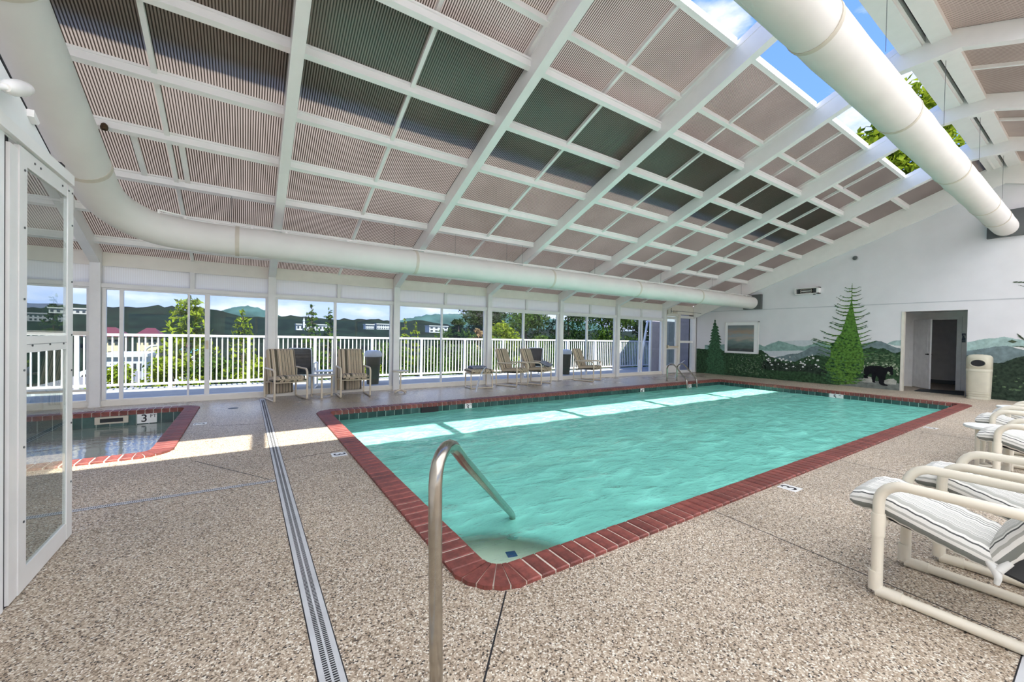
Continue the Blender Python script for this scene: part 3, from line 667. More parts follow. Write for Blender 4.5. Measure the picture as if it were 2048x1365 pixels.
for n_ in M_spa.node_tree.nodes:
    if n_.type == 'BUMP': n_.inputs['Strength'].default_value = .06
water(spa, SX0-.004, SX1+.004, SY0-.004, SY1+.004, -.205, M_spa, 30, 30, .0012, 0)
m = MB(); m.box(-1.93, -1.55, 8.62, 8.646, -.16, -.05); m.box(-1.87, -1.61, 8.615, 8.622, -.135, -.075); m.mi[6:] = [1]*6; m.build('skimmer_mouth', [M_stone, M_black], spa)
# depth markers
def marker(par, M, w, h, body, label, size):
    mm = MB(); mm.hexa([tuple(M @ Vector(p)) for p in ((-w/2, -h/2, 0), (w/2, -h/2, 0), (w/2, h/2, 0), (-w/2, h/2, 0), (-w/2, -h/2, .003), (w/2, -h/2, .003), (w/2, h/2, .003), (-w/2, h/2, .003))])
    t = mm.build('depth_marker', M_marker, par)
    for s, dx, dy, sz in body: text_mesh('number' if s.isdigit() else 'lettering', s, sz, M_ink, t, M @ Matrix.Translation((dx, dy, .0035)), .0006)
def wallM(x, z, y): return frame((x, y, z), (1, 0, 0), (0, 0, 1))
for x, s in ((3.705, '3'), (9.0, '4'), (11.2, '5')):
    marker(pool, wallM(x, -.12, 7.142), .155, .15, [(s, -.02, 0, .15), ('FT', .05, .04, .05)], s, .15)
marker(pool, frame((12.842, 4.05, -.12), (0, -1, 0), (0, 0, 1)), .30, .15, [('5', -.03, 0, .15), ('FT', .08, .04, .05)], '5', .15)
marker(spa, wallM(-1.33, -.12, 8.642), .24, .15, [('3', -.035, 0, .17), ('FT', .075, .035, .075)], '3', .16)
for x, y, xd, yd in ((.845, 4.63, (0, -1, 0), (1, 0, 0)), (4.06, 1.60, (1, 0, 0), (0, 1, 0)), (8.9, 1.60, (1, 0, 0), (0, 1, 0)), (-.535, 7.12, (0, 1, 0), (-1, 0, 0))):
    marker(floor, frame((x, y, -.001), xd, yd), .15, .15, [('3', 0, 0, .17)], '3', .16)
m = MB(); m.lathe([(.075, 0), (.075, .003), (.06, .004)], (.0-.18, 8.3, 0), 18); m.build('floor_drain_cover', M_dark, floor)
# ================================================================== MURAL on the far wall (flat paint, a part of the wall)
mural = empty('mural', (XW, 5, 0), label='painted mountains, pines, white flowers and a black bear', parent=wr); WORLD[mural] = (XW, 5, 0); mural.location = (0, 0, 0)
PC = {}
def paint_mat(name, c, var=.25, sc=9):
    if name not in PC: PC[name] = pm(name, c, .8, var=var, vscale=sc, spec=.2)
    return PC[name]
def paint(name, polys, mat, layer, res=.009):
    """flat paint: the union of the outlines, laid down as merged brush rows"""
    x = XW-.0012*layer; allp = np.array([q for p in polys for q in p]); y0, z0 = allp.min(0)-res; ny, nz_ = [int(v/res)+3 for v in (allp.max(0)-allp.min(0))]
    G = np.zeros((nz_, ny), bool)
    for p in polys:
        p = np.array(p); a, b = p.min(0), p.max(0)
        i0, i1 = int((a[0]-y0)/res), int((b[0]-y0)/res)+2; j0, j1 = int((a[1]-z0)/res), int((b[1]-z0)/res)+2
        YY, ZZ = np.meshgrid(y0+(np.arange(i0, i1)+.5)*res, z0+(np.arange(j0, j1)+.5)*res); ins = np.zeros(YY.shape, bool)
        for k in range(len(p)):
            (ya, za), (yb, zb_) = p[k-1], p[k]
            if za == zb_: continue
            c = ((za > ZZ) != (zb_ > ZZ)) & (YY < (yb-ya)*(ZZ-za)/(zb_-za)+ya); ins ^= c
        G[j0:j1, i0:i1][:ins.shape[0], :ins.shape[1]] |= ins[:G[j0:j1, i0:i1].shape[0], :G[j0:j1, i0:i1].shape[1]]
    m = MB(); runs = {}
    for r in range(nz_+1):
        cur = set()
        if r < nz_:
            d = np.diff(np.concatenate([[0], G[r].astype(np.int8), [0]])); cur = set(zip(np.where(d == 1)[0].tolist(), np.where(d == -1)[0].tolist()))
        for k in list(runs):
            if k not in cur:
                r0 = runs.pop(k); a, b = y0+k[0]*res, y0+k[1]*res; c, e = z0+r0*res, z0+r*res; m.poly([(x, b, c), (x, a, c), (x, a, e), (x, b, e)])
        for k in cur: runs.setdefault(k, r)
    return m.build(name, mat, mural)
def rough_edge(p, amp, n=5, base=None):
    o = []
    for (a, b), (c, d) in zip(p[:-1], p[1:]):
        for k in range(n): o.append((a+(c-a)*k/n, b+(d-b)*k/n + rnd.uniform(-amp, amp)))
    return o+[p[-1]]
teal = paint_mat('paint_teal', (.26, .40, .36)); fog = paint_mat('paint_fog', (.60, .64, .66), .06); slate = paint_mat('paint_slate', (.17, .23, .24)); pale = paint_mat('paint_pale_teal', (.36, .50, .47))
forest = paint_mat('paint_forest', (.035, .075, .035), .6, 14); darkg = paint_mat('paint_dark_green', (.028, .045, .030), .55, 14); gy = paint_mat('paint_grey_path', (.17, .19, .17), .3); pshrub = paint_mat('paint_pale_shrub', (.33, .38, .27), .55, 22)
wht = paint_mat('paint_white', (.74, .74, .72), .06); blk = paint_mat('paint_black', (.008, .008, .010), .3); pine1 = paint_mat('paint_pine', (.05, .12, .06), .5, 18); pine2 = paint_mat('paint_bright_pine', (.09, .20, .035), .6, 18); rockm = paint_mat('paint_rock', (.40, .41, .36), .2)
paint('painted_sky_haze', [[(6.95, 1.0), (6.6, 1.26), (5.9, 1.34), (5.3, 1.36), (5.0, 1.2), (5.0, .8), (6.9, .8)]], fog, 1)
paint('painted_far_hills', [rough_edge([(9.0, 1.10), (8.2, 1.15), (7.87, 1.19), (7.43, 1.19), (7.0, 1.18), (6.83, 1.12), (6.64, 1.2), (6.38, 1.32), (6.19, 1.28), (6.04, 1.22), (5.8, 1.16), (5.62, 1.15), (5.42, 1.22), (5.21, 1.32), (5.05, 1.28), (4.82, 1.16), (4.6, 1.2)], .006)+[(4.6, .8), (5.7, 1.02), (6.15, .99), (6.52, .97), (6.71, .96), (7.0, .98), (9.0, .8)]], teal, 2)
paint('painted_far_hills', [rough_edge([(3.62, 1.28), (3.55, 1.34), (3.46, 1.38), (3.31, 1.4)], .004)+[(3.31, 1.2)], rough_edge([(2.11, 1.36), (1.82, 1.46), (1.67, 1.47), (1.52, 1.51), (1.35, 1.46), (1.1, 1.40), (.3, 1.5)], .006)+[(.3, 1.1), (2.11, 1.1)]], pale, 2)
paint('painted_mist', [[(3.59, 1.29), (3.49, 1.25), (3.31, 1.24), (3.31, 1.17), (3.45, 1.18)], [(1.41, 1.27), (1.31, 1.23), (.9, 1.1), (.9, 1.32), (1.23, 1.28)]], wht, 3)
paint('painted_slate_hill', [rough_edge([(6.5, .74), (6.44, .77), (6.22, .82), (6.0, .9), (5.79, .92), (5.62, 1.01), (5.45, 1.13), (5.32, 1.18), (5.19, 1.16), (4.97, 1.05), (4.74, .98), (4.4, 1.15), (4.15, 1.28), (4.01, 1.32), (3.85, 1.37), (3.73, 1.35), (3.57, 1.26), (3.43, 1.19), (3.31, 1.17)], .005)+[(3.31, .5), (6.5, .5)], rough_edge([(2.11, 1.15), (1.86, 1.21), (1.65, 1.27), (1.47, 1.3), (1.31, 1.23), (.8, 1.08)], .005)+[(.8, .7), (2.11, .7)]], slate, 4)
paint('painted_near_hill', [rough_edge([(9.34, .95), (8.2, .90), (7.86, 1.01), (7.53, 1.04), (7.26, 1.0), (7.07, .99), (6.91, .98), (6.79, .9), (6.63, .78), (6.42, .71), (6.14, .64), (5.87, .64), (5.7, .75), (5.53, .84), (5.28, .89), (4.96, .83), (4.6, .95), (4.35, 1.06), (4.18, 1.1), (3.96, 1.19), (3.79, 1.13), (3.7, 1.17), (3.56, 1.09), (3.44, 1.02), (3.33, 1.09)], .012)+[(3.33, 0), (9.34, 0)]], forest, 5)
paint('painted_near_hill', [rough_edge([(2.11, 1.04), (1.66, .87), (1.5, .91), (1.34, 1.01), (.9, 1.2), (.2, 1.4)], .012)+[(.2, 0), (2.11, 0)]], darkg, 5)
paint('painted_shadow_bank', [rough_edge([(6.85, .62), (6.4, .60), (5.9, .55), (5.4, .6), (5.0, .5)], .03)+[(5.0, .25), (5.6, .34), (6.2, .30), (6.9, .34)]], darkg, 6)
def dab(cy, cz, r, n=7, sq=.75): return [(cy+r*rnd.uniform(.65, 1.1)*math.cos(2*PI*k/n), cz+r*sq*rnd.uniform(.65, 1.1)*math.sin(2*PI*k/n)) for k in range(n)]
paint('painted_foliage', [dab(rnd.uniform(6.7, 8.0), rnd.uniform(.1, .85), rnd.uniform(.012, .035)) for _ in range(170)]+[dab(rnd.uniform(3.35, 4.3), rnd.uniform(.65, 1.02), rnd.uniform(.015, .05), sq=.5) for _ in range(110)]+[dab(rnd.uniform(.4, 2.05), rnd.uniform(.2, .8), rnd.uniform(.02, .06), sq=.5) for _ in range(40)], paint_mat('paint_sage', (.11, .17, .09), .5, 20), 6)
paint('painted_pale_shrubs', [dab(rnd.uniform(3.36, 4.35), rnd.uniform(.42, .74), rnd.uniform(.015, .04), sq=.6) for _ in range(120)], pshrub, 7)
paint('painted_path', [rough_edge([(4.5, .16), (4.17, .26), (3.82, .22), (3.33, .2)], .01)+[(3.33, .0), (4.7, .0)]], gy, 7)
paint('painted_rocks', [[(4.16, .19), (4.09, .29), (3.99, .33), (3.89, .29), (3.84, .2), (3.88, .16), (4.09, .15)], [(3.67, .24), (3.57, .3), (3.46, .32), (3.39, .26), (3.4, .16), (3.57, .15), (3.64, .16)]], rockm, 8)
bear = [(4.11, .53), (4.08, .61), (3.99, .64), (3.85, .65), (3.74, .65), (3.66, .61), (3.61, .62), (3.575, .66), (3.555, .645), (3.52, .665), (3.49, .655), (3.47, .61), (3.475, .53), (3.46, .45), (3.48, .41), (3.52, .42), (3.54, .5), (3.58, .51), (3.60, .45), (3.62, .39), (3.62, .30), (3.65, .25), (3.655, .18), (3.62, .145), (3.57, .13), (3.58, .105), (3.71, .11), (3.765, .16), (3.78, .31), (3.82, .37), (3.85, .25), (3.84, .17), (3.90, .165), (3.93, .30), (3.93, .42), (3.98, .41), (4.02, .33), (4.0, .28), (4.09, .27), (4.12, .36), (4.10, .44)]
paint('painted_bear', [bear], blk, 9)
paint('painted_flowers', [dab(a+rnd.uniform(-.015, .015), b, rnd.uniform(.022, .042), 8, .85) for a, b in [(6.75, .8), (6.67, .7), (6.73, .66), (6.62, .57), (6.57, .49), (6.54, .34), (6.38, .53), (6.47, .64), (6.33, .72), (6.21, .71), (6.14, .66), (6.14, .55), (6.04, .79), (5.99, .64), (5.9, .48), (6.1, .4), (5.63, .49), (5.63, .6), (5.55, .74), (5.5, .84), (5.39, .88), (5.29, .58), (5.21, .52), (5.26, .73), (5.71, .61), (6.27, .67), (5.61, .67), (5.36, .79), (6.69, .63), (6.44, .67), (6.11, .68), (5.47, .72), (5.58, .56), (6.64, .65), (5.72, .66)]]+[dab(rnd.uniform(5.2, 6.75), rnd.uniform(.4, .85), rnd.uniform(.006, .015)) for _ in range(30)]+[dab(rnd.uniform(6.8, 7.6), rnd.uniform(.15, .75), .008) for _ in range(40)], wht, 9)
def pine(cy, z0, z1, wl, wr_, rows, mat, droop, thick, seedv, open_=0, pw=.7):
    r = random.Random(seedv); P = [[(cy-.02, z0), (cy+.02, z0), (cy+.008, z1), (cy-.008, z1)]]
    for k in range(rows):
        t = (k+.4)/rows; z = z1-(z1-z0)*t**.96*.98-.03
        for s, w in ((1, wl), (-1, wr_)):
            ln = w*(t**pw)*r.uniform(.70, 1.12); dz = droop*ln*r.uniform(.7, 1.2); th = thick*(1+.9*t)
            tip = (cy+s*ln, z+dz); mid = (cy+s*ln*.55, z+dz*.35)
            P.append([(cy, z+th), (mid[0], mid[1]+th*.75), (tip[0], tip[1]+.006), (tip[0]-s*.01, tip[1]-.008), (mid[0], mid[1]-th*1.0), (cy, z-th*1.3)])
            if open_:
                for q in range(int(4+ln*16)):
                    u = r.uniform(.25, .95); bx, bz = cy+s*ln*u, z+dz*u*u; l2 = r.uniform(.04, .10)*(1-.4*u)
                    P.append([(bx, bz+.012), (bx+s*l2, bz+r.uniform(.03, .07)), (bx+s*l2*.9, bz+.015), (bx+s*.02, bz-.02)])
    return P
P1 = pine(8.61, .02, 2.12, .42, .52, 20, pine1, -.28, .055, 3, 0, .62)
paint('painted_pine', P1, pine1, 10)
P2, PT = [[(4.40, .2), (4.47, .2), (4.435, 3.08), (4.425, 3.08)]], []
r2 = random.Random(21); z = 2.92
while z > .12:
    t_ = (3.05-z)/2.95
    for sd, w in ((1, .80), (-1, .60)):
        ln = w*min(1, .22+1.25*t_**.9)*r2.uniform(.62, 1.08)
        if sd > 0 and .45 < t_ < .65: ln *= 1.15
        if sd < 0 and z < .8: ln *= .55
        rise = r2.uniform(.18, .42)*(1-.9*t_)+r2.uniform(-.10, .04)*t_; zz = z+r2.uniform(-.04, .04)
        pts = [(4.43+sd*ln*u, zz-.10*ln*math.sin(PI*u)+rise*ln*u*u) for u in (0, .25, .5, .75, 1)]; wd = .012+.030*t_
        P2.append([(a, b+wd*(1.1-u)) for (a, b), u in zip(pts, (0, .25, .5, .75, 1))]+[(a, b-wd*(1.2-u)) for (a, b), u in reversed(list(zip(pts, (0, .25, .5, .75, 1))))])
        for q in range(int(5+ln*(14+26*t_))):
            u = r2.uniform(.12, 1.0); k = min(3, int(u*4)); f = u*4-k; bx = pts[k][0]+(pts[k+1][0]-pts[k][0])*f; bz = pts[k][1]+(pts[k+1][1]-pts[k][1])*f
            l2 = r2.uniform(.035, .085)*(.7+.5*t_); an = r2.uniform(-.9, 1.1); dx, dz = sd*math.cos(an)*l2, math.sin(an)*l2
            (PT if u > .62 or r2.random() < .25 else P2).append([(bx-dz*.12, bz+dx*.12*sd), (bx+dx, bz+dz), (bx+dz*.12, bz-dx*.12*sd-.006)])
    z -= r2.uniform(.085, .135)*(1.15-.45*t_)
P2.append(rough_edge([(4.43, 2.6), (4.56, 2.0), (4.66, 1.6), (4.90, 1.2), (4.92, .9), (5.06, .55), (4.9, .3), (4.4, .2)], .03)+rough_edge([(4.15, .45), (4.10, .7), (4.14, 1.1), (4.24, 1.5), (4.34, 2.0)], .03))
paint('painted_pine', P2, pine2, 10, .007)
paint('painted_pine_tips', PT, pine1, 11, .007)
paint('painted_pine_shadow', [dab(rnd.uniform(4.1, 4.95), rnd.uniform(.3, 1.5), rnd.uniform(.02, .06), sq=.45) for _ in range(70)], paint_mat('paint_deep_pine', (.018, .055, .018), .5, 18), 11)
paint('painted_branch', [[(1.43, 2.79), (1.40, 2.81), (1.1, 2.77), (.8, 2.7), (.8, 2.67), (1.1, 2.74)], [(1.34, 2.72), (1.3, 2.70), (1.0, 2.58), (1.0, 2.62)], [(1.47, 1.4), (1.4, 1.44), (1.32, 1.4), (1.39, 1.36)], [(1.34, 1.6), (1.24, 1.49), (1.20, 1.40), (1.30, 1.5)], [(1.46, 1.30), (1.2, 1.26), (.9, 1.3), (.9, 1.33), (1.2, 1.29)]], paint_mat('paint_branch', (.06, .085, .05), .3), 11)

# ================================================================== things on the far wall
t = empty('notice_frame', (XW, 7.6, 1.4), 0, 'white framed poster hung over the painted hills beside the small pine', 'poster')
m = MB(); m.box(XW-.04, XW-.02, 7.02, 8.17, .86, 1.98); m.build('backing_board', M_wall2, t)
m = MB(); m.box(XW-.055, XW-.02, 7.0, 7.03, .85, 1.99); m.box(XW-.055, XW-.02, 8.16, 8.19, .85, 1.99); m.box(XW-.055, XW-.02, 7.0, 8.19, 1.96, 1.99); m.box(XW-.055, XW-.02, 7.0, 8.19, .84, .87); m.build('frame', M_alum, t)
mm_, tt, oo = newmat('sunset_poster_print'); p = N(tt, 'ShaderNodeBsdfPrincipled'); L(tt, p.outputs[0], oo.inputs[0]); p.inputs['Roughness'].default_value = .15
tc = N(tt, 'ShaderNodeTexCoord'); s_ = N(tt, 'ShaderNodeSeparateXYZ'); L(tt, tc.outputs['Object'], s_.inputs[0]); n_ = N(tt, 'ShaderNodeTexNoise'); n_.inputs['Scale'].default_value = 4; mp = N(tt, 'ShaderNodeMapping'); mp.inputs['Scale'].default_value = (1, 1, 3); L(tt, tc.outputs['Object'], mp.inputs[0]); L(tt, mp.outputs[0], n_.inputs[0])
f_ = math_n(tt, 'MULTIPLY_ADD', n_.outputs['Fac'], .25, math_n(tt, 'MULTIPLY_ADD', s_.outputs['Z'], .95, .36))
r_ = ramp(tt, [(.05, (.03, .035, .03)), (.18, (.06, .10, .085)), (.36, (.14, .20, .18)), (.46, (.34, .30, .24)), (.58, (.24, .28, .27)), (.70, (.33, .24, .16)), (.85, (.17, .20, .19)), (1, (.12, .14, .14))]); L(tt, f_, r_.inputs[0]); L(tt, r_.outputs[0], p.inputs['Base Color'])
m = MB(); m.box(XW-.058, XW-.04, 7.16, 8.08, .90, 1.86); m.build('print', mm_, t)
m = MB(); m.box(XW-.064, XW-.058, 7.15, 8.09, .885, .91); m.build('bottom_bar', M_white, t)
t = empty('wall_heater', (XW, 5.55, 2.95), 0, 'white open-fronted infrared heater high on the grey wall', 'heater')
m = MB(); y0, y1, z0, z1 = 5.22, 5.88, 2.83, 3.03
m.box(XW-.16, XW, y0, y1, z1-.02, z1); m.box(XW-.16, XW, y0, y1, z0, z0+.02); m.box(XW-.16, XW, y0, y0+.06, z0, z1); m.box(XW-.16, XW, y1-.02, y1, z0, z1); m.build('housing', M_white, t)
m = MB(); m.box(XW-.02, XW-.005, y0+.06, y1-.02, z0+.02, z1-.02); m.build('back_plate', M_dark, t)
m = MB(); m.box(XW-.12, XW-.02, y0+.20, y1-.15, z0+.035, z0+.05); m.box(XW-.12, XW-.02, y0+.20, y1-.15, z1-.05, z1-.035); m.box(XW-.12, XW-.02, y0+.20, y0+.22, z0+.03, z1-.03); m.box(XW-.12, XW-.02, y1-.17, y1-.15, z0+.03, z1-.03); m.build('reflector', M_chrome, t)
m = MB(); m.tube([(XW-.08, y0+.2, 2.93), (XW-.08, y1-.15, 2.93)], .016, 8); m.build('heating_tube', M_lampw, t)
m = MB(); m.lathe([(.03, -.03), (.035, 0)], (XW-.08, y0+.14, z0), 10); m.build('knob', M_dark, t)
t = empty('round_vent', (XW, 4.37, 3.81), 0, 'small round grey vent cap on the gable wall', 'vent')
m = MB(); m.tube([(XW, 4.37, 3.81), (XW-.05, 4.37, 3.81)], .075, 16); m.build('collar', M_grate, t)
m = MB(); m.tube([(XW-.05, 4.37, 3.81), (XW-.07, 4.37, 3.81)], [.06, .03], 16); m.build('cap', M_dark, t)
t = empty('restroom_sign', (16.9, 2.40, 1.6), 0, 'small navy restroom sign beside the alcove door', 'sign')
m = MB(); m.box(16.88, 16.9, 2.40, 2.555, 1.37, 1.62); m.build('plate', M_navy, t)
m = MB()
x = 16.878
def fig(cy):
    m.prism([(cy+.012*math.cos(a*PI/4), 1.578+.012*math.sin(a*PI/4)) for a in range(8)], x, x+.002)
    m.prism([(cy-.018, 1.56), (cy+.018, 1.56), (cy+.018, 1.50), (cy+.010, 1.45), (cy-.010, 1.45), (cy-.018, 1.50)], x, x+.002)
fig(2.53); fig(2.48)
m.prism([(2.43+.011*math.cos(a*PI/4), 1.575+.011*math.sin(a*PI/4)) for a in range(8)], x, x+.002)
m.prism([(2.418, 1.56), (2.405, 1.56), (2.405, 1.52), (2.392, 1.515), (2.388, 1.465), (2.396, 1.465), (2.40, 1.503), (2.418, 1.503)], x, x+.002)
m.build('pictogram', M_white, t)
text_mesh('lettering', 'RESTROOM', .026, M_white, t, frame((16.8785, 2.4775, 1.405), (0, -1, 0), (0, 0, 1)), .0006)
t = empty('trash_can', (14.80, 1.865, 0), 0, 'cream domed trash can with an oval black opening by the alcove', 'trash can')
m = MB(); nS = 28
def sup(r, z):
    return [(r*math.copysign(abs(math.cos(a))**.62, math.cos(a)), r*math.copysign(abs(math.sin(a))**.62, math.sin(a)), z) for a in [2*PI*k/nS for k in range(nS)]]
def loft(m, rings):
    b = len(m.v); n = len(rings[0])
    for R in rings: m.v += [tuple(p) for p in R]
    for i in range(len(rings)-1):
        for k in range(n): k2 = (k+1) % n; m.face((b+i*n+k, b+i*n+k2, b+(i+1)*n+k2, b+(i+1)*n+k), True)
    m.face([b+k for k in range(n)][::-1]); m.face([b+(len(rings)-1)*n+k for k in range(n)])
prof = [(.190, 0), (.192, .05), (.186, .056), (.192, .062), (.194, .10), (.188, .106), (.194, .112), (.196, .16), (.190, .166), (.197, .172), (.205, .66)]
loft(m, [sup(r, z) for r, z in prof]); m.build('body', M_trash, t, world=False)
m = MB(); loft(m, [sup(r, z) for r, z in [(.200, .66), (.209, .665), (.209, .72), (.204, .725), (.209, .73), (.209, .98), (.200, 1.02), (.17, 1.055), (.10, 1.07)]]); m.build('hood', M_trash, t, world=False)
m = MB(); m.prism([(.11*math.cos(a*PI/12), .865+.075*math.sin(a*PI/12)) for a in range(24)], -.214, -.20); m.build('opening', M_black, t, world=False)
m = MB(); P = [(.125*math.cos(a*PI/12), .865+.09*math.sin(a*PI/12)) for a in range(24)]; m.tube([(-.212, a, b) for a, b in P], .010, 6, closed=True); m.build('opening_rim', M_trash, t, world=False)
m = MB(); m.box(-.06, .06, -.05, .05, 1.055, 1.075); m.build('top_plate', M_stone, t, world=False)
t = empty('door_mat', (15.65, 2.65, 0), 0, 'black rubber mat in front of the restroom alcove', 'mat')
m = MB(); m.hexa([(x, y, z) for z in (0, .012) for x, y in ((15.30, 2.17), (16.55, 2.35), (16.2, 3.15), (15.36, 3.1))]); m.build('rubber_sheet', M_mat, t)
t = empty('exit_sign', (13.6, 9.42, 2.3), 0, 'small cream exit sign above the corner door', 'sign')
m = MB(); m.box(13.24, 13.96, 9.385, 9.44, 2.26, 2.43); m.build('sign_box', M_beige, t)
text_mesh('lettering', 'EXIT', .15, pm('ochre_ink', (.42, .30, .16), .5), t, frame((13.66, 9.384, 2.345), (1, 0, 0), (0, 0, 1)), .001)
m = MB(); m.tube([(13.40, 9.37, 2.48), (13.36, 9.36, 2.42), (13.38, 9.36, 2.36), (13.36, 9.36, 2.30)], .010, 6); m.build('hanging_cord', M_dark, t)
m = MB(); m.tube([(13.40, 9.37, 2.40), (13.3, 9.3, 2.36), (13.9, 9.25, 2.38), (14.9, 9.1, 2.34)], .008, 6); tag(m.build('power_cable', M_dark), 'dark cable strung under the roof near the exit sign', 'cable')
t = empty('spot_lamp', (-.90, 2.63, 2.35), 0, 'white bullet-shaped spotlight at the upper left above the glass door', 'lamp')
A, B = Vector((-.85, 2.59, 2.315)), Vector((-.85, 2.842, 2.434)); d = B-A
m = MB(); m.tube([A+d*f for f in (0, .06, .25, .5, .75, .92, 1)], [.016, .026, .034, .035, .027, .013, .003], 16); m.build('shade', M_lampw, t)
m = MB(); m.tube([(-.92, 2.52, 2.29), (-.87, 2.54, 2.29), (-.85, 2.60, 2.318)], .012, 8); m.build('arm', M_white, t)


# ================================================================== air ducts
def duct(name, label, path, r, seams, rail, wires):
    e = empty(name, path[-1], 0, label, 'air duct')
    m = MB(); m.tube(path, r, 28)
    for i, v in enumerate(m.v):
        q = Vector(v); m.v[i] = tuple(q + Vector((0, 0, 1))*.010*mnoise.noise(q*3.1) + Vector((0, 1, 0))*.010*mnoise.noise(q*4.3+Vector((9, 1, 3))))
    m.build('fabric_tube', M_duct, e)
    for a, b in seams:
        m = MB(); m.tube([a, b], r+.007, 28); m.build('seam_band', M_seam, e)
    m = MB(); m.tube(rail, .012, 6); m.build('suspension_rail', M_white, e)
    m = MB()
    acc = 0
    for a, b in zip(rail[:-1], rail[1:]):
        a, b = Vector(a), Vector(b); ln = (b-a).length; k = max(1, int(ln/.45))
        for q in range(k): p = a.lerp(b, q/k); m.box(p.x-.012, p.x+.012, p.y-.012, p.y+.012, p.z-.045, p.z+.006)
    m.build('rail_clip', M_white, e)
    for a, b in wires:
        m = MB(); m.tube([a, b], .003, 5); m.build('hanger_wire', M_dark, e)
    return e
def sample(pts, k):
    o = []
    for a, b in zip(pts[:-1], pts[1:]): o += [tuple(Vector(a).lerp(Vector(b), i/k)) for i in range(k)]
    return o+[pts[-1]]
d3z = lambda y: 2.645+.385*(7.22-y)
elbow = []
for i in range(11):
    u = i/10; P0, P1_, P2_ = Vector((-1.455, 6.35, d3z(6.35))), Vector((-1.455, 7.22, 2.645)), Vector((-.55, 7.22, 2.645)); elbow.append(tuple(P0*(1-u)**2+P1_*2*u*(1-u)+P2_*u*u))
path = sample([(-1.455, 2.0, d3z(2.0)), (-1.455, 6.3, d3z(6.3))], 18) + elbow + sample([(-.5, 7.22, 2.645), (15.0, 7.22, 2.645)], 60)
seams = [((x, 7.22, 2.645), (x+.05, 7.22, 2.645)) for x in (-.15, 2.55, 5.75, 8.7, 11.6)] + [((-1.455, y, d3z(y)), (-1.455, y+.05, d3z(y+.05))) for y in (2.9, 4.3, 6.1)]
rail = [(-.98, 7.02, 2.895), (-.72, 7.15, 2.885), (-.4, 7.22, 2.885), (15.0, 7.22, 2.885)]
duct('fabric_air_duct', 'white fabric air duct bending down the left slope and along the window wall', path, .21, seams, rail, [((x, 7.22, 2.88), (x, 7.22, zr(7.22)+2.44)) for x in (-.2, 2.2, 3.4, 4.6, 5.0, 7.2, 9.8, 12.4, 14.2)])
path = sample([(-1.2, 1.55, 4.11), (14.98, 1.55, 4.11)], 50)
duct('fabric_air_duct', 'white fabric air duct hanging overhead beneath the open ridge', path, .215, [((x, 1.55, 4.11), (x+.05, 1.55, 4.11)) for x in (2.2, 4.15, 6.6, 9.4, 12.2, 13.6)], [(-1.2, 1.55, 4.375), (14.98, 1.55, 4.375)], [((x+.1, 1.42, 4.38), (x+.1, 1.42, 5.28)) for x in RX[1:]])
m = MB(); m.box(14.90, 15.05, 6.92, 7.50, 2.42, 2.93); tag(m.build('duct_wall_plate', M_dark), 'dark plate where the lower duct meets the grey wall', 'duct plate')
m = MB(); m.box(14.93, 15.05, 1.25, 1.83, 3.88, 4.50); tag(m.build('duct_wall_plate', M_dark), 'dark plate where the overhead duct meets the gable wall', 'duct plate')
t = empty('wasp_nest', (-1.0, 6.59, 3.62), 0, 'small dark brown nest stuck on a roof purlin at the left', 'nest')
m = MB(); m.lathe([(.012, -.05), (.032, -.04), (.036, -.01), (.028, .02), (.012, .035)], (-1.40, 6.55, zr(6.55)+2.56), 10); m.build('nest_body', pm('nest_paper', (.06, .035, .015), .9, var=.4, vscale=40), t)

# ================================================================== handrails
t = empty('pool_handrail', (.58, 1.33, 0), 0, 'brushed steel grab rail in the foreground arching into the pool corner', 'handrail')
A = Vector((.575, 1.335, 0)); h = Vector((1.19, 1.29, 0)).normalized()
def hp(s, z): q = A+h*s; return (q.x, q.y, z)
pr = [(.02, 0), (.0, .3), (-.02, .62), (-.024, .78), (-.018, .82), (.0, .852), (.035, .874), (.08, .885), (.13, .880), (.18, .862), (.24, .825), (.34, .757), (.6, .60), (1.2, .235), (1.70, -.065), (1.765, -.115), (1.785, -.16), (1.79, -.30)]
m = MB(); m.tube([hp(s, z) for s, z in pr], .0245, 18); m.build('rail_tube', M_steel, t)
m = MB(); m.lathe([(.05, 0), (.05, .006), (.03, .02)], hp(1.79, -.30), 16); m.build('escutcheon', M_steel, t)
t = empty('pool_ladder', (11.1, 7.7, 0), 0, 'curved steel ladder rails at the far corner of the pool', 'ladder')
for dx in (0, .5):
    pr = [(7.72, 0), (7.72, .40), (7.70, .47), (7.65, .525), (7.58, .55), (7.50, .54), (7.43, .49), (7.05, .10), (7.03, -.1), (7.03, -.9)]
    m = MB(); m.tube([(10.88+dx, y, z) for y, z in pr], .022, 12); m.build('rail', M_steel, t)
    m = MB(); m.lathe([(.05, 0), (.05, .008), (.025, .025)], (10.88+dx, 7.72, 0), 12); m.build('escutcheon', M_steel, t)
for z in (-.3, -.58):
    m = MB(); m.box(10.88, 11.38, 6.98, 7.06, z-.02, z); m.build('tread', M_steel, t)
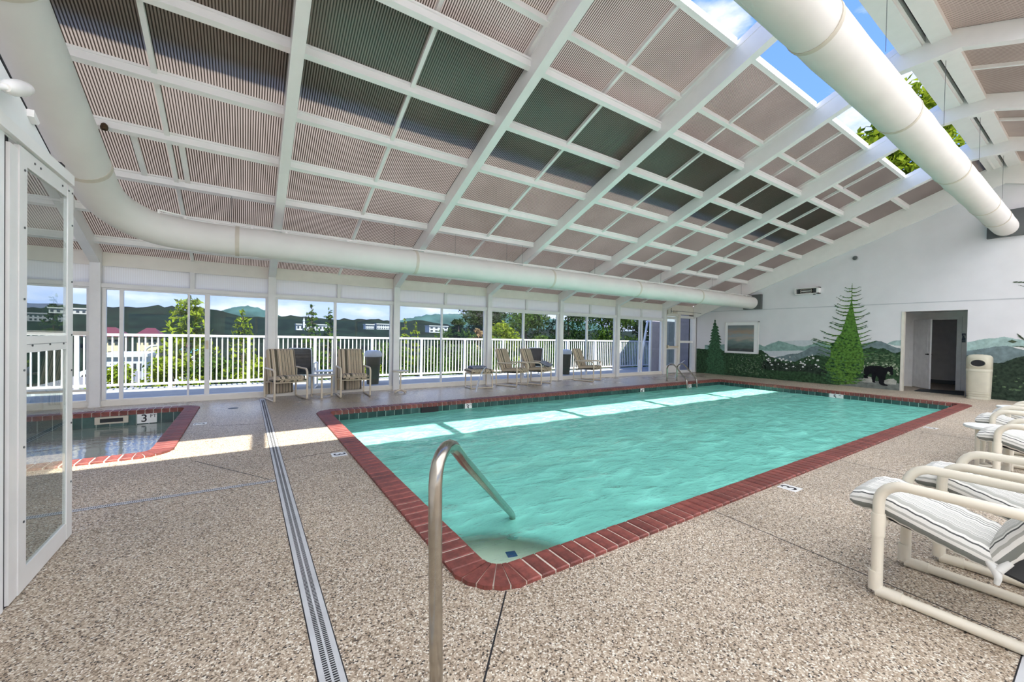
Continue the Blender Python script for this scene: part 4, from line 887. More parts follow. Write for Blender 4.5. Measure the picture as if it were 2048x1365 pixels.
# water spouts arching from the deck edge
M_jet, t_, o_ = newmat('water_stream'); a_ = N(t_, 'ShaderNodeBsdfTransparent'); b_ = N(t_, 'ShaderNodeBsdfTranslucent'); b_.inputs[0].default_value = (.95, .97, .97, 1); c_ = N(t_, 'ShaderNodeMixShader')
w_ = N(t_, 'ShaderNodeTexNoise'); w_.inputs['Scale'].default_value = 14; L(t_, math_n(t_, 'MULTIPLY_ADD', w_.outputs['Fac'], .9, .1), c_.inputs[0]); L(t_, a_.outputs[0], c_.inputs[1]); L(t_, b_.outputs[0], c_.inputs[2]); L(t_, c_.outputs[0], o_.inputs[0])
for x, y, dx, lab in ((4.36, 8.06, .28, 'thin clear water spout rising from the deck beside the cushioned footstool'), (12.0, 8.2, .5, 'thin clear water spout rising from the deck near the exit door')):
    pts = [(x+dx*u, y-.12*u, .02+2.2*u*(1-.58*u)*.62) for u in [i/12 for i in range(10)]]
    m = MB(); m.tube(pts, [.024*(1-.07*i) for i in range(10)], 8); tag(m.build('water_spout', M_jet), lab, 'water jet')

# ================================================================== white-striped PVC chairs
def pvc_chair(label):
    t = empty('pvc_lounge_chair', (0, 0, 0), 0, label, 'chair', 'cream pipe chairs with grey and white striped cushions along the right side')
    hw = .255
    for s in (-1, 1):
        x = s*hw; R = .105
        p = [(x, -.40, .026), (x, .40, .026)]
        p += [(x, .40, .30)] + arc((.40-R, .59-R), R, 0, PI/2, 6, lambda a, b: (x, a, b)) + arc((-.40+R, .59-R), R, PI/2, PI, 6, lambda a, b: (x, a, b)) + [(x, -.40, .30)]
        m = MB(); m.tube(p, .0245, 14, closed=True); m.build('side_frame', M_pvc, t)
        for q in ([(x, .405, .125), (x, .405, .027), (x, .40, .022), (x, .30, .026)], [(x, -.405, .125), (x, -.405, .027), (x, -.40, .022), (x, -.30, .026)]):
            m = MB(); m.tube([q[0], q[1]], .0295, 14); m.tube([q[2], q[3]], .0295, 14); m.lathe([(.0295, -.003), (.0295, .0)], (x, q[0][1], .03), 14); m.build('elbow_fitting', M_pvc, t)
        m = MB(); m.tube([(x, .40, .31), (x, .40, .425)], .0295, 14); m.tube([(x, .40, .37), (x-s*.05, .40, .37)], .028, 12); m.build('tee_fitting', M_pvc, t)
        m = MB(); m.tube([(x, -.12, .026), (x, -.12, .27)], .0245, 10); m.tube([(x, -.12, .27), (x-s*.06, -.12, .29)], .026, 10); m.build('rear_support', M_pvc, t)
    m = MB(); m.tube([(-hw, .40, .37), (hw, .40, .37)], .0235, 10); m.build('seat_rail', M_pvc, t)
    m = MB(); m.tube([(-hw, -.12, .26), (hw, -.12, .26)], .0235, 10); m.build('seat_rail', M_pvc, t)
    m = MB(); m.tube([(-.21, -.12, .28), (-.21, -.50, .92), (-.17, -.54, .99), (.17, -.54, .99), (.21, -.50, .92), (.21, -.12, .28)], .0235, 10); m.build('back_frame', M_pvc, t)
    m = MB(); m.hexa([(x, y, z) for x, y, z in ((-.17, .41, .385), (-.17, -.10, .262), (.17, -.10, .262), (.17, .41, .385), (-.17, .41, .395), (-.17, -.10, .272), (.17, -.10, .272), (.17, .41, .395))]); m.build('sling', M_sling, t)
    cushion([(.53, .455), (.42, .465), (.28, .42), (.12, .37), (.0, .335)], .12, .46).build('seat_cushion', M_gseat, t)
    cushion([(.02, .335), (-.06, .47), (-.20, .68), (-.36, .93), (-.44, 1.05)], .10, .46).build('back_cushion', M_gstripe, t)
    for s in (-1, 1):
        m = MB(); m.tube([(s*.215, .03, .335), (s*.235, .005, .31), (s*.24, .0, .28), (s*.24, .004, .255)], [.016, .018, .012, .009], 8); m.tube([(s*.215, -.03, .36), (s*.235, .0, .315)], [.014, .016], 8); m.build('cushion_tie', M_wfab, t)
    return t
c0 = pvc_chair('nearest cream pipe chair with grey-striped cushions at the right edge')
c0.location = (3.005, .275, 0)
dup(c0, (3.76, .175, 0), 0, 'second cream pipe chair with striped cushions, just behind the nearest one')
dup(c0, (5.93, .19, 0), -.02, 'third cream pipe chair, this side of the white round table')
dup(c0, (7.10, .36, 0), .02, 'cream pipe chair with striped cushions just beyond the white round table')
dup(c0, (7.95, .33, 0), 0, 'farthest cream pipe chair on the right, arm just showing behind the others')
def round_table(name, loc, r, h, label, group, top, legm, kind='ring'):
    t = empty(name, loc, 0, label, 'table', group); x, y, _ = loc
    m = MB(); m.lathe([(r*.96, h-.028), (r, h-.022), (r, h-.006), (r*.98, h)], (x, y, 0), 32); m.build('table_top', top, t)
    if kind == 'ring':
        for k in range(4):
            a = k*PI/2+.7; c, s = math.cos(a), math.sin(a)
            m = MB(); m.tube([(x+c*r*.62, y+s*r*.62, h-.028), (x+c*r*.62, y+s*r*.62, .02)], .019, 10); m.build('leg', legm, t)
        m = MB()
        for k in range(2):
            a = k*PI/2+.7; c, s = math.cos(a)*r*.62, math.sin(a)*r*.62; m.tube([(x-c, y-s, .04), (x+c, y+s, .04)], .017, 8)
        m.build('cross_brace', legm, t)
    else:
        m = MB(); m.tube([(x, y, .04), (x, y, h-.028)], .018, 10); m.build('pedestal', legm, t)
        for k in range(4):
            a = k*PI/2+kind; c, s = math.cos(a), math.sin(a)
            m = MB(); m.tube([(x, y, .07), (x+c*r*.5, y+s*r*.5, .05), (x+c*r*.9, y+s*r*.9, .018)], [.02, .018, .015], 8); m.build('foot', legm, t)
round_table('side_table', (6.49, .70, 0), .22, .46, 'white round side table between the cream pipe chairs', 'white round tables on the right side', M_table, M_pvc)
round_table('side_table', (8.75, .72, 0), .22, .47, 'thin white round table top at the far end of the pipe chairs', 'white round tables on the right side', M_table, M_pvc)

# ================================================================== window-side brown striped chairs
def patio_chair(label, name='patio_armchair', mat=M_bstripe, flap=True, frame_m=M_tan, group='brown-striped armchairs along the window wall'):
    t = empty(name, (0, 0, 0), 0, label, 'chair', group); hw = .285
    for s in (-1, 1):
        x = s*hw; R = .09
        p = [(x, -.32, .018), (x, .32, .018), (x, .32, .3)] + arc((.32-R, .60-R), R, 0, PI/2, 5, lambda a, b: (x, a, b)) + [(x, -.30, .605), (x, -.33, .30)]
        m = MB(); m.tube(p, .0185, 10, closed=True); m.build('side_frame', frame_m, t)
    for y, z in ((.30, .36), (-.24, .33)):
        m = MB(); m.tube([(-hw, y, z), (hw, y, z)], .014, 8); m.build('seat_rail', frame_m, t)
    m = MB(); m.tube([(-.24, -.22, .34), (-.24, -.40, .93), (-.2, -.41, .96), (.2, -.41, .96), (.24, -.40, .93), (.24, -.22, .34)], .014, 8); m.build('back_frame', frame_m, t)
    cushion([(.36, .42), (.22, .43), (.0, .41), (-.2, .385)], .115, .50).build('seat_cushion', mat, t)
    cushion([(-.17, .40), (-.24, .60), (-.32, .82), (-.37, .96)], .105, .51).build('back_cushion', mat, t)
    if flap: cushion([(-.40, .07), (-.42, .30), (-.43, .55), (-.43, .80)], .085, .52).build('rear_cushion', mat, t)
    m = MB(); m.box(-.23, .23, -.2, .3, .35, .36); m.build('seat_sling', M_sling, t)
    return t
b0 = patio_chair('brown-striped armchair farthest left, at the end of the long drain')
b0.location = (.65, 9.0, 0); b0.rotation_euler.z = PI+.215
dup(b0, (1.89, 8.95, 0), PI-.03, 'brown-striped armchair facing the camera straight on, right of the small table')
bc = patio_chair('left one of the two angled brown-striped armchairs', flap=False)
bc.location = (5.95, 8.96, 0); bc.rotation_euler.z = PI+.42
dup(bc, (6.77, 8.99, 0), PI+.42, 'right one of the two angled brown-striped armchairs')
dup(bc, (8.72, 8.98, 0), PI+.40, 'single brown-striped armchair standing alone in front of the last window bays')
round_table('pedestal_table', (2.89, 8.88, 0), .19, .50, 'little round pedestal table against a white window column', 'small beige tables by the windows', M_stone, M_tan, .4)
t = empty('side_table', (1.30, 9.03, 0), 0, 'round grey table on thin beige legs between the two left armchairs', 'table', 'small beige tables by the windows'); x, y = 1.30, 9.03
m = MB(); m.lathe([(.24, .43), (.25, .436), (.25, .45), (.245, .455)], (x, y, 0), 32); m.build('table_top', M_stone, t)
for k in range(3):
    a = -PI/2-.15+k*2*PI/3; px, py = x+.215*math.cos(a), y+.215*math.sin(a); m = MB(); m.tube([(px, py, .43), (px, py, .03)], .019, 10); m.lathe([(.024, 0), (.024, .05)], (px, py, 0), 10); m.build('leg', M_tan, t)
m = MB()
for k in range(3):
    a = -PI/2-.15+k*2*PI/3; b = a+2*PI/3; m.tube([(x+.215*math.cos(a), y+.215*math.sin(a), .05), (x+.215*math.cos(b), y+.215*math.sin(b), .05)], .015, 8)
m.build('base_bar', M_tan, t)
t = empty('footstool', (4.9, 8.90, 0), -.12, 'beige framed footstool with a striped cushion, left of the angled chairs', 'footstool')
for sx in (-1, 1):
    m = MB(); x = sx*.285; m.tube([(x, -.20, .018), (x, .20, .018), (x, .20, .37), (x, -.20, .37)], .017, 8, closed=True); m.build('side_frame', M_tan, t, world=False)
for y, z in ((-.2, .37), (.2, .37), (-.2, .018)):
    m = MB(); m.tube([(-.285, y, z), (.285, y, z)], .015, 8); m.build('cross_rail', M_tan, t, world=False)
mb = cushion([(.27, .43), (.1, .435), (-.1, .435), (-.27, .43)], .10, .62); mb.build('cushion', M_bstripe, t, world=False)
cm = cushion([(.18, .515), (.0, .525), (-.16, .515)], .075, .40); cm.v = [(a-.05, b, c) for a, b, c in cm.v]
o = cm.build('folded_cushion', M_bluestripe); o.location = (4.92, 8.93, -.005); o.rotation_euler.z = -.1; tag(o, 'slate blue cushion lying folded on the footstool', 'cushion')
cm = cushion([(.14, .0), (.0, .03), (-.12, .10)], .10, .34)
o = cm.build('folded_cushion', M_bluestripe); o.location = (7.02, 8.86, .515); o.rotation_euler.z = PI+.6; tag(o, 'blue-grey cushion bundled on the seat of the right angled armchair', 'cushion')
# ================================================================== OUTSIDE
m = MB(); m.box(-9, 17.5, 9.62, 12.35, -.25, -.012); tag(m.build('balcony_deck', M_conc), 'pale concrete balcony outside the glass doors', kind='structure')
m = MB(); m.box(-9, 16, 9.62, 9.66, -.02, .02); tag(m.build('trim_1', M_beige), 'threshold strip outside the glass doors', kind='structure')
rl = empty('balcony_railing', (4, 12, 0), 0, 'white metal balcony railing with thin balusters outside the glass doors', 'railing')
m = MB(); m.box(-8.9, 15.55, 11.965, 12.035, 1.165, 1.22); m.build('top_rail', M_white, rl)
m = MB(); m.box(-8.9, 15.55, 11.975, 12.025, .075, .125); m.build('bottom_rail', M_white, rl)
postx = [.047+1.5*k for k in range(-6, 11)]
me_p = me_b = None
for x in postx:
    if me_p is None: m = MB(); m.box(-.034, .034, -.034, .034, -.012, 1.165); o = m.build('post', M_white, rl, world=False); me_p = o.data
    else: o = bpy.data.objects.new('post', me_p); COL.objects.link(o); o.parent = rl
    o.location = (x-4, 0, 0)
    for k in range(1, 14):
        if x+k*1.5/14 > 15.5: break
        if me_b is None: m = MB(); m.box(-.0125, .0125, -.0125, .0125, .125, 1.165); o = m.build('baluster', M_white, rl, world=False); me_b = o.data
        else: o = bpy.data.objects.new('baluster', me_b); COL.objects.link(o); o.parent = rl
        o.location = (x-4+k*1.5/14, 0, 0)
def ground_z(y): return -.7-.20*(y-12.4) if y < 70 else -12.22-.03*(y-70)
m = MB(); ys = [12.36, 14, 17, 22, 30, 45, 70, 110, 160, 260]; xs = list(range(-300, 400, 20))
for y in ys:
    for x in xs: m.v.append((x, y, ground_z(y)+ (mnoise.noise(Vector((x*.05, y*.05, 0)))*min(2, (y-12)*.05))))
for j in range(len(ys)-1):
    for i in range(len(xs)-1): a = j*len(xs)+i; m.face((a, a+1, a+len(xs)+1, a+len(xs)), True)
tag(m.build('ground_slope', M_ground), 'grassy slope falling away below the balcony', kind='structure')
m = MB(); m.box(-40, 60, -40, -6.42, -.5, -.05); tag(m.build('bounce_apron', M_conc), 'unseen concrete apron behind the pool house, added to bounce light', kind='structure')  # pale ground added out of view, throws sunlight in through the back glazing
m = MB(); m.box(-60, 60, -200, -40, -.5, -.4); m.box(19.6, 120, -30, 12.3, -.5, -.4); m.box(-120, -4.86, -30, 9.62, -.5, -.4); tag(m.build('ground_yard', M_ground), 'ground around the pool house', kind='structure')
def hill(name, pts, y0, depth, base, mat, bump, seed, label):
    m = MB(); nx = 260; x0, x1 = pts[0][0], pts[-1][0]; nj = 14
    for j in range(nj+1):
        t = j/nj
        for i in range(nx+1):
            x = x0+(x1-x0)*i/nx
            for (a, b), (c, d) in zip(pts[:-1], pts[1:]):
                if a <= x <= c: z = b+(d-b)*(x-a)/(c-a); break
            z = base+(z-base)*(1-t)**.8
            q = Vector((x*2.4/bump/10, (y0-depth*t)*2.4/bump/10, seed)); b = bump*(mnoise.noise(q)+.6*mnoise.noise(q*2.3)+.35*mnoise.noise(q*5.1))
            m.v.append((x, y0-depth*t+b*1.5, z+b))
    for j in range(nj):
        for i in range(nx): a = j*(nx+1)+i; m.face((a, a+nx+1, a+nx+2, a+1), True)
    return tag(m.build(name, mat), label, kind='structure')
s = 2.3
hill('hill_near', [(a*s, 1.31+(b-1.31)*s) for a, b in [(-140, 4.6), (-60, 5.2), (-32, 5.4), (-24.9, 5.6), (-21.8, 5.44), (-18, 5.5), (-13.7, 5.85), (-10, 5.5), (-6.1, 5.7), (-3, 4.9), (0, 4.4), (4, 4.6), (7, 5.0), (10, 4.9), (15, 4.5), (20.3, 4.75), (25, 4.9), (29.7, 4.7), (32, 4.3), (34, 4.7), (38, 5.1), (43, 4.4), (50, 3.6), (62, 3.5), (120, 4)]], 100*s, 90, -18, M_hill, 1.0, 2.0, 'dark forested ridge across the valley')
s = 6
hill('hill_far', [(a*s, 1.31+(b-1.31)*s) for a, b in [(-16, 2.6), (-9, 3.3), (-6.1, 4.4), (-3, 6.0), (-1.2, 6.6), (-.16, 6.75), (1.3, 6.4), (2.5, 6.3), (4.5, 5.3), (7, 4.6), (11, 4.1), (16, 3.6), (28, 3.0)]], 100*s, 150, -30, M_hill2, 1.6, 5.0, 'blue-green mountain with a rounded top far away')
s = 5
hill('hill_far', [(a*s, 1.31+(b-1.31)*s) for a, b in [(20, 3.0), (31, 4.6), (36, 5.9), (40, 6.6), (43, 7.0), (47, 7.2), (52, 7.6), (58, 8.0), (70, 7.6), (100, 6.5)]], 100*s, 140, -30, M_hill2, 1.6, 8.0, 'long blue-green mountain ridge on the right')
# ---- buildings
def bld(name, label, x0, x1, y0, y1, z0, z1, mat, rows, cols, roof=None, group=None, wz=(.35, .75)):
    t = empty(name, ((x0+x1)/2, y0, z0), 0, label, 'building', group)
    m = MB(); m.box(x0, x1, y0, y1, z0, z1); m.build('wall', mat, t)
    h = (z1-z0)/rows; w = (x1-x0)/cols
    for r in range(rows):
        for c in range(cols):
            a = x0+(c+.25)*w; m = MB(); m.box(a, a+w*.5, y0-.12, y0+.02, z0+h*(r+wz[0]), z0+h*(r+wz[1])); wn = m.build('window', M_wglass, t)
    if roof == 'hip':
        m = MB(); e = .6; b = 0; H = 1.5; xm = (x1-x0)*.28
        m.v = [(x0-e, y0-e, z1), (x1+e, y0-e, z1), (x1+e, y1+e, z1), (x0-e, y1+e, z1), (x0+xm, (y0+y1)/2, z1+H), (x1-xm, (y0+y1)/2, z1+H)]
        for q in ((0, 1, 5, 4), (1, 2, 5), (2, 3, 4, 5), (3, 0, 4), (3, 2, 1, 0)): m.face(q)
        m.build('roof', M_roofr, t)
    else: m = MB(); m.box(x0-.2, x1+.2, y0-.3, y1+.2, z1, z1+.35); m.build('roof', mat if roof is None else roof, t)
    return t
bld('lodge_building', 'cream lodge with a maroon hipped roof beyond the railing at the left, leftmost of two', -20.6, -16.9, 88, 94, -13, .15, M_cream, 7, 5, 'hip')
bld('lodge_building', 'second cream lodge wing with a maroon hipped roof, right of the first', -15.2, -12.6, 90, 96, -13, .15, M_cream, 7, 4, 'hip')
bld('lodge_building', 'low maroon-roofed house just right of the cream lodge wings', -10.9, -9.3, 92, 97, -13, -1.6, M_cream, 4, 2, 'hip')
bld('shop_building', 'low white shop building below the maroon-roofed lodges', -13.0, -9.4, 60, 66, -10.5, -1.7, M_bwhite, 3, 6)
bld('hill_building', 'long white building with a small spire on the dark ridge', 15.5, 27, 170, 174, 2.2, 4.3, M_bwhite, 1, 9)
m = MB(); m.box(17.6, 18.2, 168.6, 169.3, 3, 5.6); m.prism([(17.5, 5.6), (18.3, 5.6), (17.9, 7.0)], 168.5, 169.4, 'y'); tag(m.build('church_spire', M_bwhite), 'thin white spire in front of the long hillside building', 'spire')
bld('hill_building', 'small white-blue hotel block on the ridge, left one of the pair', 40.6, 43.9, 170, 174, 3.2, 5.0, M_bwhite, 2, 4)
bld('hill_building', 'wider white-blue hotel block on the ridge, right one of the pair', 45.0, 52.4, 170, 174, 3.2, 5.3, M_bwhite, 2, 8)
bld('hill_building', 'white building with two blocks above the round pedestal table', 68, 77, 170, 175, 2.4, 5.2, M_bwhite, 2, 4)
bld('hill_building', 'flat pale building low on the ridge at the far left', -47, -38, 168, 172, 5.6, 7.0, M_conc, 1, 7)
t = empty('street_lamp', (-6.4, 40, -6), 0, 'white curved street lamp pole seen through the left railing', 'street lamp')
m = MB(); m.tube([(-6.45, 40, -6), (-6.43, 40, -1.4), (-6.38, 40, -.5), (-6.2, 40, -.05), (-5.95, 40, .10)], .07, 8); m.build('pole', M_bwhite, t)
m = MB(); m.tube([(-5.97, 40, .10), (-5.5, 40, .16)], [.10, .06], 8); m.build('lamp_head', M_bwhite, t)
def car(x, y, z, label, mat):
    t = empty('parked_car', (x, y, z), .1, label, 'car', 'cars parked below the balcony')
    m = MB(); m.prism([(-1.0, .25), (-1.0, .75), (-.6, .85), (-.35, 1.3), (.45, 1.3), (.7, .85), (1.05, .75), (1.05, .25)], -.7, .7, 'y'); m.build('body', mat, t, world=False)
    m = MB(); m.prism([(-.52, .88), (-.32, 1.24), (.42, 1.24), (.6, .88)], -.72, .72, 'y'); m.build('window_band', M_wglass, t, world=False)
    for a in (-.65, .65):
        for b in (-.66, .66): m = MB(); m.tube([(a, b-.1, .26), (a, b+.1, .26)], .26, 12); m.build('wheel', M_black, t, world=False)
for x, y, z, lb, mt in ((-9.3, 45, -2.9, 'white car parked beyond the bushes at the far left', M_bwhite), (-8.3, 42, -2.95, 'silver car nearest the bushes at the far left', M_grate), (-11.5, 52, -3.3, 'white car parked in front of the white shop', M_bwhite)): car(x, y, z, lb, mt)
m = MB(); m.box(-13, -6.8, 38, 56, -3.6, -3.0); tag(m.build('parking_lot', M_asph), 'grey parking lot below the balcony', kind='structure')
for x0, x1, z, lab in ((-8.3, -7.3, -1.5, 'bright turquoise roof seen through the railing left of the young tree'), (-6.2, -5.2, -1.7, 'pale turquoise roof seen through the railing right of the young tree')):
    t = empty('turquoise_hut', ((x0+x1)/2, 70, -12), 0, lab, 'hut')
    m = MB(); m.box(x0, x1, 69, 71, -12, z); m.build('wall', M_bwhite, t)
    m = MB(); m.prism([(x0-.1, z), (x1+.1, z), (x1-.2, z+.75), (x0+.2, z+.75)], 68.8, 71.2, 'y'); m.build('roof', M_teal, t)
# ---- plants
NR = np.random.default_rng(11)
def leaves(name, C, size, mat, parent, up=.25, asp=.5):
    C = np.asarray(C, float); n = len(C)
    d = NR.normal(size=(n, 3)); d[:, 2] -= up; d /= np.linalg.norm(d, axis=1)[:, None]
    e = NR.normal(size=(n, 3)); e[:, 2] *= .5; e -= d*(e*d).sum(1)[:, None]; e /= np.linalg.norm(e, axis=1)[:, None]
    s = (size*NR.uniform(.6, 1.25, n))[:, None]
    V = np.stack([C-d*s*.5, C+e*s*asp*.5-d*s*.05, C+d*s*.5, C-e*s*asp*.5-d*s*.05], 1).reshape(-1, 3)
    off = np.array(WORLD.get(parent, (0, 0, 0))); V = V-off
    me = bpy.data.meshes.new(name); me.vertices.add(4*n); me.vertices.foreach_set('co', V.ravel()); me.loops.add(4*n); me.loops.foreach_set('vertex_index', np.arange(4*n, dtype=np.int32))
    me.polygons.add(n); me.polygons.foreach_set('loop_start', np.arange(0, 4*n, 4, dtype=np.int32)); me.update(calc_edges=True); me.materials.append(mat)
    o = bpy.data.objects.new(name, me); COL.objects.link(o); o.parent = parent; o['kind'] = 'stuff'; return o
def mass_tree(x, y, zb, zt_, r, label, mat, n=6000, size=.16, cl=16, name='tree', group=None, cat='tree', low=.25, trunk=.12):
    t = empty(name, (x, y, zb), 0, label, cat, group); h = zt_-zb
    m = MB(); m.tube([(x, y, zb), (x+.05*r, y, zb+h*.5), (x-.03*r, y, zb+h*.9)], [trunk, trunk*.7, trunk*.25], 7); m.build('trunk', M_trunk, t)
    cs = []
    for k in range(cl):
        u = NR.uniform(low, .92); w = r*math.sin(PI*(.18+.75*u))**.8; a = NR.uniform(0, 2*PI); q = w*math.sqrt(NR.uniform(.05, 1))*.75
        cs.append((x+q*math.cos(a), y+q*math.sin(a), zb+h*u, r*NR.uniform(.28, .5)))
    cs.append((x, y, zb+h*.9, r*.3))
    cs = np.array(cs); idx = NR.integers(0, len(cs), n); v = NR.normal(size=(n, 3)); v /= np.linalg.norm(v, axis=1)[:, None]
    C = cs[idx, :3]+v*(cs[idx, 3]*NR.uniform(.55, 1.08, n))[:, None]*np.array([1, 1, .8])
    C[:, 2] = np.minimum(C[:, 2], zt_)
    leaves('foliage', C, size, mat, t); return t
def spray_tree(x, y, zb, zt_, r, label, mat, levels=9, per=4, size=.16, name='young_tree', group=None, lean=0):
    t = empty(name, (x, y, zb), 0, label, 'tree', group); h = zt_-zb; C = []
    m = MB(); m.tube([(x, y, zb), (x+lean*.4, y, zb+h*.5), (x+lean, y, zt_-.05)], [.045, .03, .008], 6)
    for k in range(levels):
        u = .35+.62*k/levels; bx = x+lean*u*u; z = zb+h*u; ln = r*(1.15-u)*1.25
        for q in range(per):
            a = k*1.3+q*2*PI/per+NR.uniform(-.4, .4); p = [Vector((bx, y, z))]
            for s_ in (.35, .7, 1.0): p.append(Vector((bx+math.cos(a)*ln*s_, y+math.sin(a)*ln*s_, z+ln*(.55*s_-.45*s_*s_))))
            m.tube(p, [.012, .009, .006, .003], 5)
            for s_ in np.linspace(.25, 1.05, int(4+ln*12)):
                j = min(2, int(s_*3)); b = p[j].lerp(p[j+1], min(1.2, s_*3-j)); C += [(b.x+NR.uniform(-.07, .07), b.y+NR.uniform(-.07, .07), b.z-.03+NR.uniform(-.06, .05)) for _ in range(2)]
    C += [(x+lean+NR.uniform(-.06, .06), y+NR.uniform(-.06, .06), zt_-NR.uniform(0, .3)) for _ in range(14)]
    m.build('branches', M_trunk, t); leaves('foliage', C, size, mat, t, .9, .45); return t
G1 = 'young leafy trees just beyond the railing'
spray_tree(-1.50, 16, -1.6, 2.50, .95, 'tall yellow-green young tree behind the sliding door at the left', M_leafY, 14, 6, .20)
spray_tree(-.12, 16, -1.6, 2.02, .55, 'bright green young tree behind the second pane of the left door', M_leafY, 11, 5, .17)
spray_tree(1.95, 16, -1.6, 2.34, .45, 'slender young tree with drooping leaves, left one behind the striped chairs', M_leafG, 12, 4, .15)
spray_tree(2.55, 16, -1.6, 2.22, .45, 'slender young tree with drooping leaves, right one behind the striped chairs', M_leafG, 11, 4, .15)
spray_tree(5.35, 16, -1.6, 1.95, .25, 'thin yellow-tipped sapling beyond the railing, left of two', M_leafY, 8, 3, .14)
spray_tree(5.80, 16, -1.6, 1.80, .35, 'thin yellow-tipped sapling beyond the railing, right of two', M_leafY, 8, 4, .15)
bl = ['bright yellow-green bush low behind the railing at the far left', 'rounded light green bush below the tall young tree', 'green bush below the left sliding door', 'mixed green and yellow bush beside the first window column', 'dark green bush behind the leftmost striped armchair', 'yellow-green bush right of the straight-on armchair', 'green bush behind the pedestal table', 'light green bush left of the footstool', 'tangled green bush behind the footstool', 'green bush behind the angled armchairs', 'pale green bush behind the single armchair', 'dark green bush near the lavender building']
for i, (x, y, zt_, r, mt) in enumerate([(-2.75, 14.4, .42, .8, M_leafY), (-1.7, 14.6, .55, .8, M_leafY), (-.75, 14.8, .60, .75, M_leafG), (.35, 15.0, .55, .8, M_leafY), (1.75, 15.2, .85, .9, M_leafG), (3.3, 15.0, .75, .8, M_leafY), (4.6, 15.2, 1.05, .9, M_leafG), (6.3, 15.2, .85, .9, M_leafG), (7.9, 15.6, .9, 1.0, M_leafG), (9.6, 15.8, 1.3, 1.1, M_leafG), (12.2, 16.0, 1.0, 1.1, M_leafG), (14.8, 16.5, .9, 1.2, M_leafD)]):
    mass_tree(x, y, -1.9, zt_, r*1.15, bl[i], mt, 3200, .13, 14, 'bush', 'bushes beyond the railing', 'bush', .12, .05)
for x, y, zt_, r, mt, n_, lb in [(9.3, 19.5, 1.95, 1.3, M_leafG, 5000, 'olive green shrub tree left of the tall dark trees'), (8.35, 17.2, 2.35, .55, M_leafD, 2600, 'narrow dark conifer-like tree beyond the footstool'), (11.2, 18.0, 2.15, 1.3, M_leafY, 5000, 'light green tree behind the angled armchairs'), (12.6, 22.5, 3.8, 1.9, M_leafD, 7000, 'tall dark green tree, left one beyond the angled armchairs'),
        (15.6, 22.0, 4.1, 1.9, M_leafG, 7000, 'tall mid green tree beyond the right angled armchair'), (18.0, 20.5, 5.2, 2.3, M_leafD, 9000, 'dense dark green tree behind the single armchair'), (20.6, 19.0, 4.4, 2.0, M_leafG, 8000, 'mid green leafy tree left of the lavender building'), (22.5, 17.0, 4.2, 1.7, M_leafD, 7000, 'dark green tree right behind the corner of the lavender building'), (16.0, 27.0, 4.6, 2.2, M_leafD, 6000, 'dark tree in the back row between the two tall trees')]:
    mass_tree(x, y, -2.6, zt_, r, lb, mt, n_, .20, 22)
mass_tree(10.3, 19.0, -2, 1.95, .5, 'tan feathery grass plume beyond the railing', M_leafP, 900, .22, 6, 'pampas_grass', None, 'grass', .45, .03)
mass_tree(27.5, 6.3, -1, 14.2, 4.0, 'tall yellow-green tree rising above the far gable, seen through the open roof', M_leafY, 16000, .42, 34, 'tree', None, 'tree', .45, .25)
mass_tree(31, 10.5, -1, 12.6, 3.0, 'lower yellow-green tree left of the one seen through the open roof', M_leafY, 7000, .42, 22, 'tree', None, 'tree', .45, .2)
# ---- lavender clapboard building by the exit door
t = empty('clapboard_building', (15, 10.3, 0), 0, 'lavender clapboard building with a blue-grey door outside the exit', 'building')
m = MB(); m.prism([(13.42, 10.34), (22, 10.34), (22, 13.5), (18.6, 13.5)], -.2, 3.1, 'z'); m.build('wall_core', M_lav, t)
me_s = None
for k in range(19):
    for xa, xb in ((13.45, 14.45), (15.35, 17.5)):
        m = MB(); z = -.02+k*.16; m.hexa([(xa, 10.30, z), (xb, 10.30, z), (xb, 10.345, z), (xa, 10.345, z), (xa, 10.325, z+.165), (xb, 10.325, z+.165), (xb, 10.345, z+.165), (xa, 10.345, z+.165)]); m.build('clapboard', M_lav, t)
m = MB(); m.box(13.40, 13.47, 10.28, 10.36, -.1, 3.1); m.build('corner_trim', M_white, t)
m = MB(); m.box(14.45, 15.35, 10.30, 10.34, 0, 2.4); m.build('door', M_bluedoor, t)
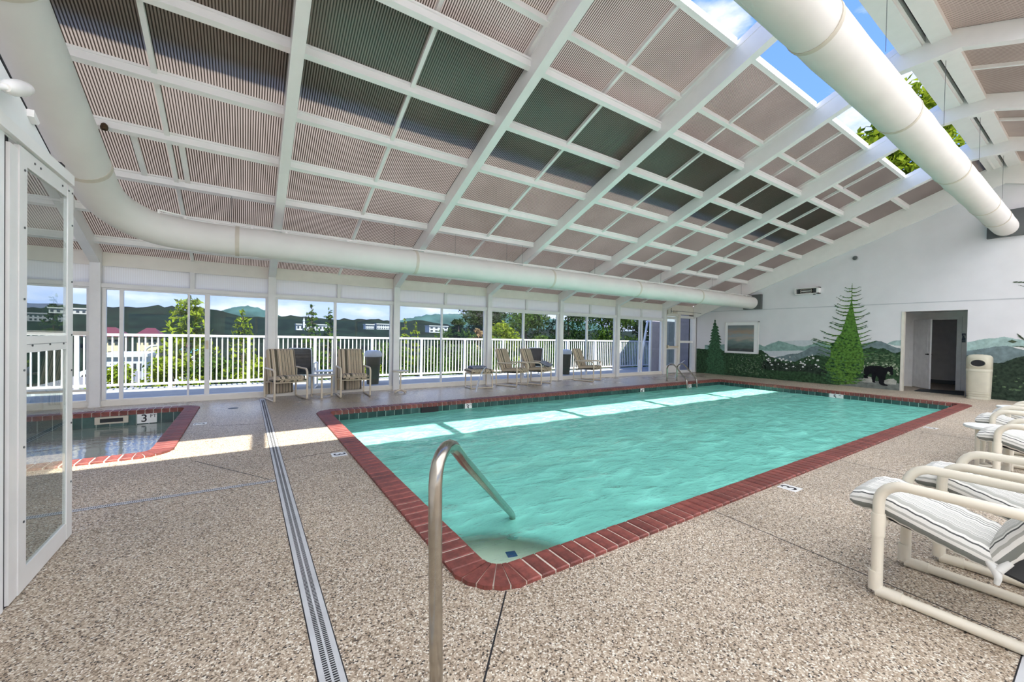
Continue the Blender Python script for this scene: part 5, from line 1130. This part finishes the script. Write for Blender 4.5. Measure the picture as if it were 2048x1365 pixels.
m = MB(); m.box(14.62, 14.85, 10.285, 10.30, .35, 1.0); m.box(14.95, 15.2, 10.285, 10.30, .35, 1.0); m.box(14.62, 14.85, 10.285, 10.30, 1.2, 2.0); m.box(14.95, 15.2, 10.285, 10.30, 1.2, 2.0); m.build('door_panel', pm('slate_door_panel', (.22, .28, .32), .5), t)
m = MB(); m.tube([(13.12, 10.6, 0), (13.62, 10.62, 2.02), (13.74, 10.6, 2.04)], .045, 8); tag(m.build('leaning_post', M_white), 'slanting white post in front of the lavender building', 'post')
# ---- furniture on the balcony
oc = patio_chair('dark-cushioned chair out on the balcony behind the leftmost armchair', 'balcony_chair', M_cfab, False, M_white, 'dark-cushioned chairs out on the balcony')
oc.location = (1.12, 10.75, -.012); oc.rotation_euler.z = -.25
dup(oc, (8.05, 10.9, -.012), -.4, 'dark-cushioned chair out on the balcony behind the right angled armchair')
t = empty('low_table', (1.6, 10.9, -.012), 0, 'low white table out on the balcony behind the small grey table', 'table')
m = MB(); m.box(1.25, 1.95, 10.7, 11.15, .35, .38); m.build('table_top', M_white, t)
for x in (1.3, 1.9):
    for y in (10.75, 11.1): m = MB(); m.box(x-.03, x+.03, y-.03, y+.03, -.012, .35); m.build('leg', M_white, t)
for x, y, lb in ((2.80, 10.9, 'dark tapered bin on the balcony right behind the straight-on armchair'), (9.55, 10.95, 'dark tapered bin on the balcony beside the fourth window column')):
    t = empty('balcony_bin', (x, y, -.012), 0, lb, 'bin')
    m = MB(); m.lathe([(.15, 0), (.20, .70), (.20, .72)], (x, y, -.012), 16); m.build('body', M_planter, t)
    m = MB(); m.lathe([(.215, .72), (.225, .74), (.225, .80), (.19, .87), (.10, .89)], (x, y, -.012), 16); m.build('lid', M_grate, t)
m = MB(); m.box(-4.7, 15.2, 9.62, 9.95, 2.50, 2.62); tag(m.build('gutter_shade', M_white), 'gutter along the eave outside, added to shade the siding', kind='structure')  # eave strip put in to keep the sun off the lavender boards

m = MB(); m.box(15.2, 19.8, -6.4, 10.05, 2.95, 3.15); tag(m.build('annex_shade_roof', M_white), 'unseen flat roof over the restroom annex, added to shade the siding', kind='structure')  # out-of-view slab added to cast shade on the lavender boards
